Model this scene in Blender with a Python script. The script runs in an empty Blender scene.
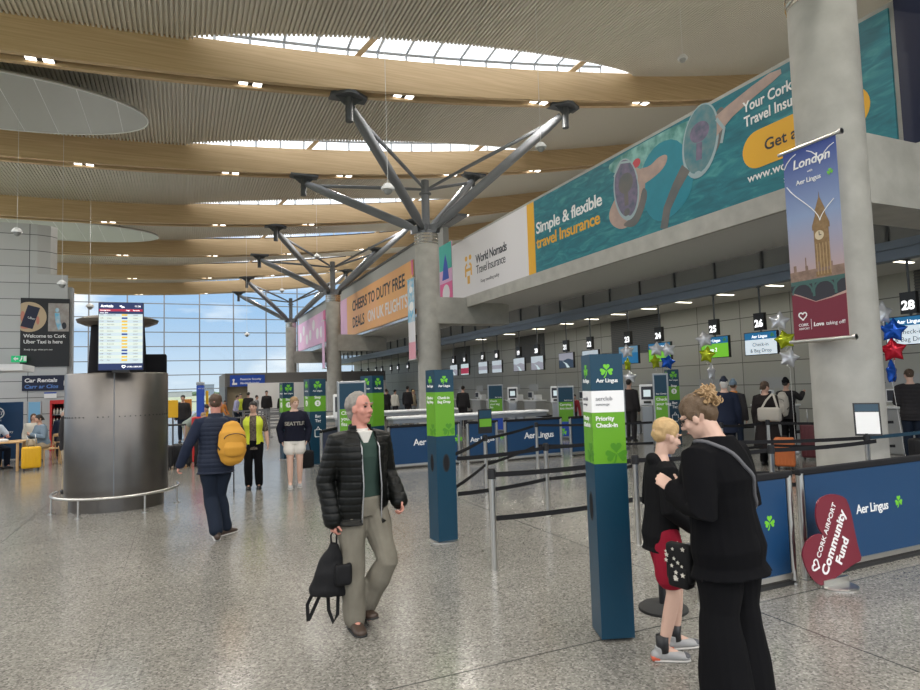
import bpy, bmesh, math, random
from mathutils import Vector, Matrix, Euler, Quaternion
random.seed(7)
S = bpy.context.scene
COL = S.collection
R = math.radians
V = Vector
PI = math.pi

# ------------------------------------------------------------------ camera
cam = bpy.data.cameras.new('camera'); co = bpy.data.objects.new('camera', cam); COL.objects.link(co)
S.camera = co
cam.sensor_width = 36; cam.lens = 36*625/920; cam.clip_start = .05; cam.clip_end = 4000
def _cam():
    pit, rol, yaw = R(3.75), R(1.72), R(24.1)
    cy, sy, cp, sp = math.cos(yaw), math.sin(yaw), math.cos(pit), math.sin(pit)
    f = V((sy*cp, cy*cp, sp)); r = V((cy, -sy, 0)); u = r.cross(f)
    c, s = math.cos(rol), math.sin(rol)
    r2 = r*c - u*s; u2 = r*s + u*c
    m = Matrix((r2, u2, -f)).transposed().to_4x4(); m.translation = (0, 0, 1.82)
    return m
co.matrix_world = _cam()

# ------------------------------------------------------------------ world, exposure
S.view_settings.view_transform = 'Standard'; S.view_settings.look = 'None'
S.view_settings.gamma = 1; S.view_settings.use_curve_mapping = False
S.view_settings.exposure = 0.0
S.cycles.use_denoising = True
S.cycles.max_bounces = 8; S.cycles.diffuse_bounces = 4; S.cycles.transparent_max_bounces = 12
S.cycles.sample_clamp_indirect = 6
CLOUD = 3.6            # brightness of the sunlit cloud overhead
w = bpy.data.worlds.new('sky'); S.world = w; w.use_nodes = True
nt = w.node_tree; nt.nodes.clear()
def nd(tree, t, **k):
    n = tree.nodes.new(t)
    for a, b in k.items():
        if a in n.inputs: n.inputs[a].default_value = b
        else: setattr(n, a, b)
    return n
L = nt.links.new
tc = nd(nt, 'ShaderNodeTexCoord'); sep = nd(nt, 'ShaderNodeSeparateXYZ'); L(tc.outputs['Generated'], sep.inputs[0])
gr = nd(nt, 'ShaderNodeValToRGB'); L(sep.outputs[2], gr.inputs[0])
e = gr.color_ramp.elements
e[0].position = 0.0; e[0].color = (.78, .88, .97, 1); e[1].position = .5; e[1].color = (.22, .42, .80, 1)
x_ = gr.color_ramp.elements.new(.12); x_.color = (.45, .68, .97, 1)
mp = nd(nt, 'ShaderNodeMapping'); mp.inputs['Scale'].default_value = (1, 1, 3.2); L(tc.outputs['Generated'], mp.inputs[0])
no = nd(nt, 'ShaderNodeTexNoise'); no.inputs['Scale'].default_value = 5.5; no.inputs['Detail'].default_value = 7; L(mp.outputs[0], no.inputs[0])
# more cloud overhead than in the strip of sky above the airfield
elev = nd(nt, 'ShaderNodeMapRange'); elev.inputs[1].default_value = .12; elev.inputs[2].default_value = .42; elev.inputs[3].default_value = -.03; elev.inputs[4].default_value = .4; L(sep.outputs[2], elev.inputs[0])
ad = nd(nt, 'ShaderNodeMath', operation='ADD'); L(no.outputs[0], ad.inputs[0]); L(elev.outputs[0], ad.inputs[1])
cr = nd(nt, 'ShaderNodeValToRGB'); L(ad.outputs[0], cr.inputs[0]); cr.color_ramp.elements[0].position = .48; cr.color_ramp.elements[1].position = .68
mx = nd(nt, 'ShaderNodeMixRGB'); L(cr.outputs[0], mx.inputs[0]); L(gr.outputs[0], mx.inputs[1])
cb_ = nd(nt, 'ShaderNodeMapRange'); cb_.inputs[1].default_value = .15; cb_.inputs[2].default_value = .55; cb_.inputs[3].default_value = 1.2; cb_.inputs[4].default_value = CLOUD; L(sep.outputs[2], cb_.inputs[0])
L(cb_.outputs[0], mx.inputs[2])
bg = nd(nt, 'ShaderNodeBackground'); L(mx.outputs[0], bg.inputs[0]); bg.inputs[1].default_value = 1.0
wo = nd(nt, 'ShaderNodeOutputWorld'); L(bg.outputs[0], wo.inputs[0])

LAMP_POWER = 150      # each twin light in the roof beams
TUBE_POWER = 16       # each tube over the check-in desks

# ------------------------------------------------------------------ materials
M = {}
def mat(name, col, rough=.6, metal=0, emit=None, es=1, spec=.5, noise=None, bump=None, trans=None):
    """noise=(scale, amount, second colour); bump=(scale, strength)"""
    if name in M: return M[name]
    m = bpy.data.materials.new(name); m.use_nodes = True; t = m.node_tree
    b = t.nodes['Principled BSDF']
    c = (*col, 1)
    b.inputs['Base Color'].default_value = c; b.inputs['Roughness'].default_value = rough; b.inputs['Metallic'].default_value = metal
    b.inputs['Specular IOR Level'].default_value = spec
    if emit: b.inputs['Emission Color'].default_value = (*emit, 1); b.inputs['Emission Strength'].default_value = es
    if noise or bump:
        tcn = nd(t, 'ShaderNodeTexCoord')
    if noise:
        n = nd(t, 'ShaderNodeTexNoise'); n.inputs['Scale'].default_value = noise[0]; n.inputs['Detail'].default_value = 5
        t.links.new(tcn.outputs['Object'], n.inputs[0])
        rp = nd(t, 'ShaderNodeValToRGB'); rp.color_ramp.elements[0].position = .5-noise[1]; rp.color_ramp.elements[1].position = .5+noise[1]
        rp.color_ramp.elements[0].color = c; rp.color_ramp.elements[1].color = (*noise[2], 1)
        t.links.new(n.outputs[0], rp.inputs[0]); t.links.new(rp.outputs[0], b.inputs['Base Color'])
    if bump:
        n = nd(t, 'ShaderNodeTexNoise'); n.inputs['Scale'].default_value = bump[0]
        t.links.new(tcn.outputs['Object'], n.inputs[0])
        bu = nd(t, 'ShaderNodeBump'); bu.inputs['Strength'].default_value = bump[1]; bu.inputs['Distance'].default_value = .01
        t.links.new(n.outputs[0], bu.inputs['Height']); t.links.new(bu.outputs[0], b.inputs['Normal'])
    M[name] = m
    return m

def glass_mat(name, tint, gl):
    m = bpy.data.materials.new(name); m.use_nodes = True; t = m.node_tree; t.nodes.clear()
    tr = nd(t, 'ShaderNodeBsdfTransparent'); tr.inputs[0].default_value = (*tint, 1)
    g = nd(t, 'ShaderNodeBsdfGlossy'); g.inputs['Roughness'].default_value = .03
    fr = nd(t, 'ShaderNodeFresnel'); fr.inputs[0].default_value = 1.45
    mu = nd(t, 'ShaderNodeMath', operation='MULTIPLY'); mu.inputs[1].default_value = gl; t.links.new(fr.outputs[0], mu.inputs[0])
    mi = nd(t, 'ShaderNodeMixShader'); t.links.new(mu.outputs[0], mi.inputs[0]); t.links.new(tr.outputs[0], mi.inputs[1]); t.links.new(g.outputs[0], mi.inputs[2])
    o = nd(t, 'ShaderNodeOutputMaterial'); t.links.new(mi.outputs[0], o.inputs[0])
    M[name] = m; return m

mat('concrete', (.46, .45, .415), .8, noise=(2.6, .22, (.36, .35, .32)), bump=(9, .25))
mat('concrete_dark', (.34, .33, .31), .85, noise=(1.5, .2, (.27, .265, .25)))
mat('slat', (.66, .625, .55), .45, .1)
mat('slat_back', (.03, .03, .028), .9)
mat('steel_grey', (.18, .19, .21), .5, .1)
mat('steel_dark', (.085, .09, .10), .5, .1)
mat('steel_blue', (.20, .235, .29), .45, .2)
mat('ring_steel', (.62, .60, .56), .22, 1)
mat('stainless', (.60, .59, .56), .28, 1)
mat('white_paint', (.74, .75, .76), .5)
mat('white_frame', (.72, .75, .78), .5)
mat('black', (.012, .012, .014), .5)
mat('black_matt', (.010, .010, .012), .85)
mat('rubber', (.02, .02, .02), .8)
mat('belt', (.018, .018, .02), .7)
mat('white_print', (.85, .85, .85), .6)
mat('lingus_blue', (.005, .047, .088), .35, noise=(.6, .3, (.0045, .042, .08)))
mat('banner_blue', (.004, .046, .13), .45)
mat('lime', (.13, .36, .018), .4)
mat('lime_dark', (.07, .26, .015), .4)
mat('shamrock', (.16, .55, .03), .5)
mat('royal', (.015, .07, .42), .4)
mat('grey_frame', (.40, .41, .42), .35, .7)
mat('grey_panel', (.36, .365, .36), .5, .15)
mat('lit_white', (.9, .9, .88), .5, emit=(1, .96, .88), es=4)
mat('lit_number', (.9, .9, .9), .5, emit=(1, 1, 1), es=1.3)
mat('tube_white', (.9, .9, .8), .5, emit=(1, .93, .72), es=4)
mat('screen_sky', (.05, .12, .2), .3, emit=(.20, .42, .60), es=.45)
mat('screen_pale', (.2, .25, .3), .3, emit=(.62, .70, .74), es=.55)
mat('screen_teal', (.01, .1, .22), .3, emit=(.01, .16, .36), es=.6)
mat('screen_green', (.1, .4, .02), .3, emit=(.22, .62, .03), es=.6)
mat('screen_white', (.5, .55, .6), .3, emit=(.75, .85, .92), es=.7)
mat('screen_navy', (.01, .02, .08), .3, emit=(.006, .016, .07), es=.8)
mat('screen_red', (.3, .01, .03), .3, emit=(.40, .02, .07), es=.6)
mat('screen_yellow', (.6, .4, .02), .3, emit=(.75, .5, .05), es=.6)
mat('screen_row', (.4, .45, .5), .3, emit=(.55, .66, .66), es=.7)
mat('screen_lime', (.4, .45, .4), .3, emit=(.66, .74, .70), es=.75)
mat('burgundy', (.17, .012, .028), .35)
mat('sign_navy', (.008, .012, .04), .4)
mat('sign_black', (.012, .011, .012), .35)
mat('orange_yellow', (.80, .42, .03), .5)
mat('banner_white', (.72, .70, .72), .5)
mat('peach', (.80, .42, .12), .5, noise=(.35, .3, (.78, .40, .22)))
mat('lilac', (.60, .34, .58), .5, noise=(.5, .3, (.75, .45, .60)))
mat('pink', (.70, .12, .30), .5)
mat('teal_print', (.05, .42, .36), .5)
mat('print_dark', (.03, .035, .05), .6)
mat('print_orange', (.75, .42, .08), .6)
mat('print_grey', (.22, .22, .24), .6)
mat('wood_light', (.55, .36, .17), .5, noise=(6, .3, (.48, .30, .14)))
mat('red', (.55, .03, .03), .45)
mat('yellow', (.75, .42, .01), .4)
mat('beige_wall', (.42, .35, .24), .7)
mat('pale_wall', (.84, .83, .81), .7)
mat('bulkhead', (.13, .125, .12), .6)
mat('green_sign', (.01, .30, .10), .5, emit=(.02, .5, .2), es=.5)
glass_mat('window_glass', (.93, .96, .97), .7)
glass_mat('skylight_glass', (.92, .95, .96), .5)
m = mat('dark_glass', (.42, .43, .44), .04, .7)
m = mat('foil_silver', (.78, .78, .82), .25, .45); mat('foil_lime', (.50, .58, .02), .22, .5); mat('foil_blue', (.01, .10, .55), .2, .5); mat('foil_red', (.55, .01, .03), .2, .5)

def wood_beam():
    m = bpy.data.materials.new('glulam'); m.use_nodes = True; t = m.node_tree; b = t.nodes['Principled BSDF']
    tcn = nd(t, 'ShaderNodeTexCoord'); mpn = nd(t, 'ShaderNodeMapping'); mpn.inputs['Scale'].default_value = (.5, 6, 22); t.links.new(tcn.outputs['Object'], mpn.inputs[0])
    n = nd(t, 'ShaderNodeTexNoise'); n.inputs['Scale'].default_value = 1; n.inputs['Detail'].default_value = 3; t.links.new(mpn.outputs[0], n.inputs[0])
    rp = nd(t, 'ShaderNodeValToRGB'); rp.color_ramp.elements[0].position = .3; rp.color_ramp.elements[1].position = .75
    rp.color_ramp.elements[0].color = (.50, .345, .19, 1); rp.color_ramp.elements[1].color = (.64, .47, .28, 1)
    t.links.new(n.outputs[0], rp.inputs[0]); t.links.new(rp.outputs[0], b.inputs['Base Color'])
    b.inputs['Roughness'].default_value = .55; M['glulam'] = m
wood_beam()

def floor_mat():
    m = bpy.data.materials.new('terrazzo'); m.use_nodes = True; t = m.node_tree; b = t.nodes['Principled BSDF']
    tcn = nd(t, 'ShaderNodeTexCoord')
    vo = nd(t, 'ShaderNodeTexVoronoi'); vo.inputs['Scale'].default_value = 75; t.links.new(tcn.outputs['Object'], vo.inputs[0])
    bw = nd(t, 'ShaderNodeSeparateColor'); t.links.new(vo.outputs['Color'], bw.inputs[0])
    rp = nd(t, 'ShaderNodeValToRGB'); rp.color_ramp.interpolation = 'CONSTANT'
    cs = [(0, (.125, .119, .106)), (.16, (.185, .177, .158)), (.45, (.225, .215, .192)), (.72, (.262, .25, .224)), (.9, (.325, .311, .283))]
    el = rp.color_ramp.elements; el[0].position = 0; el[0].color = (*cs[0][1], 1); el[1].position = cs[1][0]; el[1].color = (*cs[1][1], 1)
    for p, c in cs[2:]: q = el.new(p); q.color = (*c, 1)
    t.links.new(bw.outputs[0], rp.inputs[0])
    n = nd(t, 'ShaderNodeTexNoise'); n.inputs['Scale'].default_value = .9; n.inputs['Detail'].default_value = 6; t.links.new(tcn.outputs['Object'], n.inputs[0])
    mr = nd(t, 'ShaderNodeMapRange'); mr.inputs[1].default_value = .3; mr.inputs[2].default_value = .7; mr.inputs[3].default_value = .9; mr.inputs[4].default_value = 1.08; t.links.new(n.outputs[0], mr.inputs[0])
    mu = nd(t, 'ShaderNodeMixRGB', blend_type='MULTIPLY'); mu.inputs[0].default_value = 1; t.links.new(rp.outputs[0], mu.inputs[1]); t.links.new(mr.outputs[0], mu.inputs[2])
    # tile joints: 1.55 m across, 1.46 m along; every second joint along the hall is a wide dark one
    sp = nd(t, 'ShaderNodeSeparateXYZ'); t.links.new(tcn.outputs['Object'], sp.inputs[0])
    def joint(out, off, step, wd):
        a = nd(t, 'ShaderNodeMath', operation='SUBTRACT'); a.inputs[1].default_value = off; t.links.new(out, a.inputs[0])
        pp = nd(t, 'ShaderNodeMath', operation='PINGPONG'); pp.inputs[1].default_value = step/2; t.links.new(a.outputs[0], pp.inputs[0])
        l = nd(t, 'ShaderNodeMath', operation='LESS_THAN'); l.inputs[1].default_value = wd; t.links.new(pp.outputs[0], l.inputs[0]); return l.outputs[0]
    cur = mu.outputs[0]
    for o, off, st, wd, fac in ((sp.outputs[0], 4.1, 1.55, .004, .3), (sp.outputs[1], 3.77, 1.46, .004, .3), (sp.outputs[0], 4.1, 6.2, .008, .75), (sp.outputs[1], 3.77, 5.84, .008, .75)):
        j = joint(o, off, st, wd); k = nd(t, 'ShaderNodeMath', operation='MULTIPLY'); k.inputs[1].default_value = fac; t.links.new(j, k.inputs[0])
        mi = nd(t, 'ShaderNodeMixRGB'); t.links.new(k.outputs[0], mi.inputs[0]); t.links.new(cur, mi.inputs[1]); mi.inputs[2].default_value = (.03, .03, .03, 1); cur = mi.outputs[0]
    t.links.new(cur, b.inputs['Base Color'])
    b.inputs['Roughness'].default_value = .19; b.inputs['Specular IOR Level'].default_value = .6
    M['terrazzo'] = m
floor_mat()

def water_mat():
    m = bpy.data.materials.new('sea_print'); m.use_nodes = True; t = m.node_tree; b = t.nodes['Principled BSDF']
    tcn = nd(t, 'ShaderNodeTexCoord'); mpn = nd(t, 'ShaderNodeMapping'); mpn.inputs['Scale'].default_value = (.9, 1, 3.2); mpn.inputs['Rotation'].default_value = (0, R(-12), 0); t.links.new(tcn.outputs['Object'], mpn.inputs[0])
    n = nd(t, 'ShaderNodeTexNoise'); n.inputs['Scale'].default_value = 1.6; n.inputs['Detail'].default_value = 8; n.inputs['Distortion'].default_value = 1.2; t.links.new(mpn.outputs[0], n.inputs[0])
    rp = nd(t, 'ShaderNodeValToRGB'); el = rp.color_ramp.elements
    el[0].position = .30; el[0].color = (.012, .125, .17, 1); el[1].position = .78; el[1].color = (.07, .32, .32, 1)
    q = el.new(.55); q.color = (.018, .19, .235, 1)
    t.links.new(n.outputs[0], rp.inputs[0]); t.links.new(rp.outputs[0], b.inputs['Base Color']); b.inputs['Roughness'].default_value = .5
    M['sea_print'] = m
water_mat()

def dusk_mat():   # the printed sky of the hanging banner, blue above and rosy below, over 3 m
    m = bpy.data.materials.new('dusk_print'); m.use_nodes = True; t = m.node_tree; b = t.nodes['Principled BSDF']
    tcn = nd(t, 'ShaderNodeTexCoord'); sp = nd(t, 'ShaderNodeSeparateXYZ'); t.links.new(tcn.outputs['Object'], sp.inputs[0])
    mr = nd(t, 'ShaderNodeMapRange'); mr.inputs[1].default_value = .8; mr.inputs[2].default_value = 3.0; t.links.new(sp.outputs[2], mr.inputs[0])
    rp = nd(t, 'ShaderNodeValToRGB'); el = rp.color_ramp.elements
    el[0].color = (.50, .33, .28, 1); el[1].color = (.02, .05, .28, 1); q = el.new(.5); q.color = (.25, .33, .52, 1)
    t.links.new(mr.outputs[0], rp.inputs[0]); t.links.new(rp.outputs[0], b.inputs['Base Color']); b.inputs['Roughness'].default_value = .5
    M['dusk_print'] = m
dusk_mat()

# ------------------------------------------------------------------ mesh helpers
def BM(): return bmesh.new()
def box(bm, x0, x1, y0, y1, z0, z1, mtx=None):
    vs = [bm.verts.new(V((x, y, z)) if mtx is None else mtx @ V((x, y, z))) for x in (x0, x1) for y in (y0, y1) for z in (z0, z1)]
    for f in ((0, 1, 3, 2), (4, 6, 7, 5), (0, 4, 5, 1), (2, 3, 7, 6), (0, 2, 6, 4), (1, 5, 7, 3)): bm.faces.new([vs[i] for i in f])
    return bm
def rbox(bm, x0, x1, y0, y1, z0, z1, r=.01, seg=2, mtx=None):
    b2 = BM(); box(b2, x0, x1, y0, y1, z0, z1)
    bmesh.ops.bevel(b2, geom=b2.edges[:], offset=r, segments=seg, affect='EDGES', profile=.5)
    add(bm, b2, mtx); return bm
def add(bm, b2, mtx=None):
    mp_ = {v: bm.verts.new(v.co if mtx is None else mtx @ v.co) for v in b2.verts}
    for f in b2.faces:
        try: bm.faces.new([mp_[v] for v in f.verts])
        except ValueError: pass
    b2.free()
def frame_of(d):
    d = d.normalized(); a = V((0, 0, 1)) if abs(d.z) < .95 else V((0, 1, 0))
    x = a.cross(d).normalized(); return x, d.cross(x)
def tube(bm, pts, rad, seg=12, caps='flat', ref=None):
    """loft of circles/ellipses along pts; rad: number or (a, b); ref = direction of a"""
    pts = [V(p) for p in pts]; n = len(pts)
    if not isinstance(rad, (list,)): rad = [rad]*n
    rings = []
    prevx = None
    for i, p in enumerate(pts):
        d = (pts[min(i+1, n-1)] - pts[max(i-1, 0)])
        if d.length < 1e-9: d = V((0, 0, 1))
        d.normalize()
        if ref is not None:
            x = V(ref) - d*V(ref).dot(d); x.normalize()
        elif prevx is not None:
            x = prevx - d*prevx.dot(d)
            x = x.normalized() if x.length > 1e-6 else frame_of(d)[0]
        else: x = frame_of(d)[0]
        prevx = x; y = d.cross(x)
        r = rad[i]; a, b = (r, r) if not isinstance(r, tuple) else r
        rings.append((p, d, x, y, a, b))
    def ring(p, x, y, a, b): return [bm.verts.new(p + x*a*math.cos(2*PI*k/seg) + y*b*math.sin(2*PI*k/seg)) for k in range(seg)]
    allr = []
    if caps == 'round':
        p, d, x, y, a, b = rings[0]; mm = min(a, b)
        for t_ in (80, 50, 25): c = math.cos(R(t_)); allr.append(ring(p - d*mm*math.sin(R(t_)), x, y, a*c, b*c))
    for p, d, x, y, a, b in rings: allr.append(ring(p, x, y, a, b))
    if caps == 'round':
        p, d, x, y, a, b = rings[-1]; mm = min(a, b)
        for t_ in (25, 50, 80): c = math.cos(R(t_)); allr.append(ring(p + d*mm*math.sin(R(t_)), x, y, a*c, b*c))
    for r0, r1 in zip(allr, allr[1:]):
        for k in range(seg): bm.faces.new((r0[k], r0[(k+1) % seg], r1[(k+1) % seg], r1[k]))
    if caps != 'open':
        bm.faces.new(list(reversed(allr[0]))); bm.faces.new(allr[-1])
    return bm
def cyl(bm, p0, p1, r0, r1=None, seg=20): return tube(bm, [p0, p1], [r0, r0 if r1 is None else r1], seg)
def ell(bm, c, r, mtx=None, u=14, v=9):
    m_ = Matrix.Translation(V(c)) @ Matrix.Diagonal((*( (r, r, r) if not isinstance(r, tuple) else r), 1))
    if mtx is not None: m_ = mtx @ m_
    bmesh.ops.create_uvsphere(bm, u_segments=u, v_segments=v, radius=1, matrix=m_); return bm
def prism(bm, poly, d0, d1, O=(0, 0, 0), X=(1, 0, 0), Y=(0, 0, 1), N=(0, 1, 0)):
    """polygon (u,v) in plane X,Y extruded along N from d0 to d1"""
    O, X, Y, N = V(O), V(X), V(Y), V(N)
    a = [bm.verts.new(O + X*u + Y*v + N*d0) for u, v in poly]; b = [bm.verts.new(O + X*u + Y*v + N*d1) for u, v in poly]
    n = len(poly); bm.faces.new(a); bm.faces.new(b[::-1])
    for i in range(n): bm.faces.new((a[i], b[i], b[(i+1) % n], a[(i+1) % n]))
    return bm
def lathe(bm, prof, c=(0, 0, 0), seg=24, ax=1, ay=1):
    c = V(c); rings = []
    for r, z in prof: rings.append([bm.verts.new(c + V((ax*r*math.cos(2*PI*k/seg), ay*r*math.sin(2*PI*k/seg), z))) for k in range(seg)])
    for a, b in zip(rings, rings[1:]):
        for k in range(seg): bm.faces.new((a[k], a[(k+1) % seg], b[(k+1) % seg], b[k]))
    bm.faces.new(rings[0][::-1]); bm.faces.new(rings[-1]); return bm
def ribbon(bm, pts, w_, th=.004, up=(0, 0, 1)):
    up = V(up); pts = [V(p) for p in pts]; n = len(pts); rows = []
    for i, p in enumerate(pts):
        d = (pts[min(i+1, n-1)]-pts[max(i-1, 0)]).normalized(); s = d.cross(up).normalized()
        u2 = s.cross(d)
        rows.append([bm.verts.new(p + s*a*th/2 + u2*b*w_/2) for a, b in ((-1, -1), (1, -1), (1, 1), (-1, 1))])
    for a, b in zip(rows, rows[1:]):
        for k in range(4): bm.faces.new((a[k], a[(k+1) % 4], b[(k+1) % 4], b[k]))
    bm.faces.new(rows[0][::-1]); bm.faces.new(rows[-1]); return bm

def tag(o, label=None, cat=None, group=None, kind=None):
    if label: o['label'] = label
    if cat: o['category'] = cat
    if group: o['group'] = group
    if kind: o['kind'] = kind
    return o
def thing(name, loc=(0, 0, 0), rz=0, label=None, cat=None, group=None, kind=None, sc=1):
    o = bpy.data.objects.new(name, None); COL.objects.link(o); o.empty_display_size = .1
    o.location = loc; o.rotation_euler = (0, 0, rz); o.scale = (sc, sc, sc)
    return tag(o, label, cat, group, kind)
def obj(name, bm, m, parent=None, smooth=False, label=None, loc=None):
    bmesh.ops.recalc_face_normals(bm, faces=bm.faces[:])
    me = bpy.data.meshes.new(name); bm.to_mesh(me); bm.free()
    me.materials.append(M[m] if isinstance(m, str) else m)
    if smooth:
        me.polygons.foreach_set('use_smooth', [True]*len(me.polygons))
        if smooth == 'auto':
            me.polygons.foreach_set('use_smooth', [True]*len(me.polygons))
            try: me.set_sharp_from_angle(angle=R(38))
            except Exception: pass
    o = bpy.data.objects.new(name, me); COL.objects.link(o)
    if parent is not None: o.parent = parent
    if loc is not None: o.location = loc
    if label: o['label'] = label
    return o
def struct(name, bm, m, smooth=False): return tag(obj(name, bm, m, None, smooth), kind='structure')
def copy_tree(o, parent=None):
    c = o.copy(); COL.objects.link(c)
    if parent is not None: c.parent = parent
    for ch in list(o.children): copy_tree(ch, c)
    return c
def clone(o, loc, rz=None, label=None, group=None):
    c = copy_tree(o); c.location = loc
    if rz is not None: c.rotation_euler = (0, 0, rz)
    if label: c['label'] = label
    if group: c['group'] = group
    return c
_dg = bpy.context.evaluated_depsgraph_get
FACE = {'front': (V((1, 0, 0)), V((0, 0, 1)), V((0, -1, 0))), 'left': (V((0, -1, 0)), V((0, 0, 1)), V((-1, 0, 0))),
        'right': (V((0, 1, 0)), V((0, 0, 1)), V((1, 0, 0))), 'back': (V((-1, 0, 0)), V((0, 0, 1)), V((0, 1, 0))), 'up': (V((1, 0, 0)), V((0, 1, 0)), V((0, 0, 1)))}
def text(parent, s, u, v, size, m, off, face='front', align='LEFT', bold=0.0, shear=0, rot=0, name='lettering', w_=1.0, gap=1.0):
    """lettering lying on a face of its thing: u across, v up, off = distance of the face along its normal"""
    c = bpy.data.curves.new(name, 'FONT'); c.body = s; c.size = size; c.align_x = align; c.shear = shear; c.offset = bold*size; c.extrude = .0015; c.space_character = gap
    c.resolution_u = 3
    t_ = bpy.data.objects.new(name, c); COL.objects.link(t_)
    me = bpy.data.meshes.new_from_object(t_)
    bpy.data.objects.remove(t_); bpy.data.curves.remove(c)
    me.materials.clear(); me.materials.append(M[m])
    o = bpy.data.objects.new(name, me); COL.objects.link(o); o.parent = parent
    X, Y, N = FACE[face]
    if rot: q = Quaternion(N, rot); X, Y = q @ X, q @ Y
    mt = Matrix((X*w_, Y, N)).transposed().to_4x4(); X0, Y0, _ = FACE[face]
    mt.translation = X0*u + Y0*v + N*(off+.002)
    o.matrix_local = mt; return o
def flat(parent, poly, m, off, face='front', th=.002, name='print', label=None):
    X, Y, N = FACE[face]; bm = BM()
    polys = poly if isinstance(poly[0][0], (tuple, list)) else [poly]
    for i, p in enumerate(polys): prism(bm, p, off, off+th+i*.00025, X=X, Y=Y, N=N)
    return obj(name, bm, m, parent, label=label)
def rect(u0, u1, v0, v1): return [(u0, v0), (u1, v0), (u1, v1), (u0, v1)]
def oval(cu, cv, a, b, n=24, rot=0):
    return [(cu + a*math.cos(t)*math.cos(rot) - b*math.sin(t)*math.sin(rot), cv + a*math.cos(t)*math.sin(rot) + b*math.sin(t)*math.cos(rot)) for t in (2*PI*k/n for k in range(n))]
def strip(pts, wd):
    """polyline (u,v) with widths -> outline polygon"""
    l, r = [], []
    n = len(pts)
    for i, (u, v) in enumerate(pts):
        a, b = pts[max(i-1, 0)], pts[min(i+1, n-1)]; dx, dy = b[0]-a[0], b[1]-a[1]; q = math.hypot(dx, dy) or 1
        ww = (wd[i] if isinstance(wd, (list, tuple)) else wd)/2
        l.append((u - dy/q*ww, v + dx/q*ww)); r.append((u + dy/q*ww, v - dx/q*ww))
    return l + r[::-1]
def heart(cu, cv, s, rot=0, n=28):
    out = []
    for k in range(n):
        t = 2*PI*k/n; x = 16*math.sin(t)**3/17; y = (13*math.cos(t) - 5*math.cos(2*t) - 2*math.cos(3*t) - math.cos(4*t))/17
        out.append((cu + s*(x*math.cos(rot) - y*math.sin(rot)), cv + s*(x*math.sin(rot) + y*math.cos(rot))))
    return out
def shamrock_polys(cu, cv, s):
    out = []
    for a in (0, 105, -105):
        r_ = R(a); out.append(heart(cu - math.sin(r_)*s*.36, cv + math.cos(r_)*s*.36, s*.34, r_, 16))
    for p, q in zip([(0, -.05), (-.04, -.3), (-.12, -.5)], [(-.04, -.3), (-.12, -.5), (-.26, -.66)]):
        out.append(strip([(cu + p[0]*s, cv + p[1]*s), (cu + q[0]*s, cv + q[1]*s)], s*.10))
    return out
def shamrock(parent, cu, cv, s, off, m='shamrock', face='front'):
    return flat(parent, shamrock_polys(cu, cv, s), m, off, face, name='shamrock_logo')
def lingus(parent, u, v, size, off, face='front', m='white_print'):
    text(parent, 'Aer Lingus', u, v, size, m, off, face, bold=.012, gap=.92)
    shamrock(parent, u + size*5.35, v + size*.45, size*.75, off, face=face)
def heart_logo(parent, cu, cv, s, off, m='white_print', rot=0, face='front'):
    h_ = heart(cu, cv, s, rot); polys = []
    for i in range(len(h_)): polys.append(strip([h_[i], h_[(i+1) % len(h_)]], s*.26))
    return flat(parent, polys, m, off, face, name='heart_logo')

# ================================================================== the hall
PX, PYS, PR = 9.5, (6.48, 24.4, 42.3, 60.3), .49
BEAMS = (-5.4, 3.2, 11.2, 20.0, 28.7, 38.0, 46.8, 56.0, 64.8)
def zb(x): return 11.36 + .055*x + .0034*x*x         # underside of the curved beams
BH = 1.15
ENDY = 72.0
struct('floor', box(BM(), -16, 30, -14, ENDY, -.2, 0), 'terrazzo')
mat('airfield', (.16, .20, .09), .9, noise=(.02, .3, (.22, .22, .17)))
struct('ground', box(BM(), -900, 900, -700, 1600, -.6, -.25), 'airfield')

# ---- end window wall
bm = BM(); box(bm, -16, 26, ENDY+.05, ENDY+.07, .0, 14.2); struct('window_1', bm, 'window_glass')
win_frame = BM()
xs = [-15.3 + 3.42*k for k in range(12)]
for x in xs: box(win_frame, x-.06, x+.06, ENDY-.12, ENDY+.04, 0, 14)
for z in (1.0, 2.35, 3.85, 5.35, 6.85, 8.35, 9.85, 11.35, 12.85): box(win_frame, -16, 26, ENDY-.08, ENDY+.04, z-.045, z+.045)
struct('window_frame', win_frame, 'steel_grey')
# low things on the airfield
def far_block(x, y, w_, d, h, m, label, name='airport_building', cat='building'):
    t = thing(name, (x, y, -.25), 0, label, cat); bm = BM(); box(bm, -w_/2, w_/2, -d/2, d/2, 0, h); obj('wall', bm, m, t)
    bm = BM(); box(bm, -w_/2-.3, w_/2+.3, -d/2-.3, d/2+.3, h, h+.4); obj('roof', bm, 'steel_grey', t)
far_block(-22, 560, 60, 20, 4, 'grey_panel', 'low grey airfield building seen through the end window left of the red pylon')
far_block(24, 700, 14, 16, 11, 'steel_blue', 'blue-grey airfield building seen through the end window right of the red pylon')
bm = BM()
for k in range(60):
    x = -420 + k*15 + random.uniform(-4, 4); ell(bm, (x, 760 + random.uniform(-20, 20), 1), (random.uniform(9, 15), 6, random.uniform(2, 4.5)), u=8, v=6)
mat('hedge', (.06, .10, .05), .9); tag(obj('distant_trees', bm, 'hedge', smooth=True), 'dark line of distant trees along the edge of the airfield', 'trees', kind='stuff')

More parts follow.
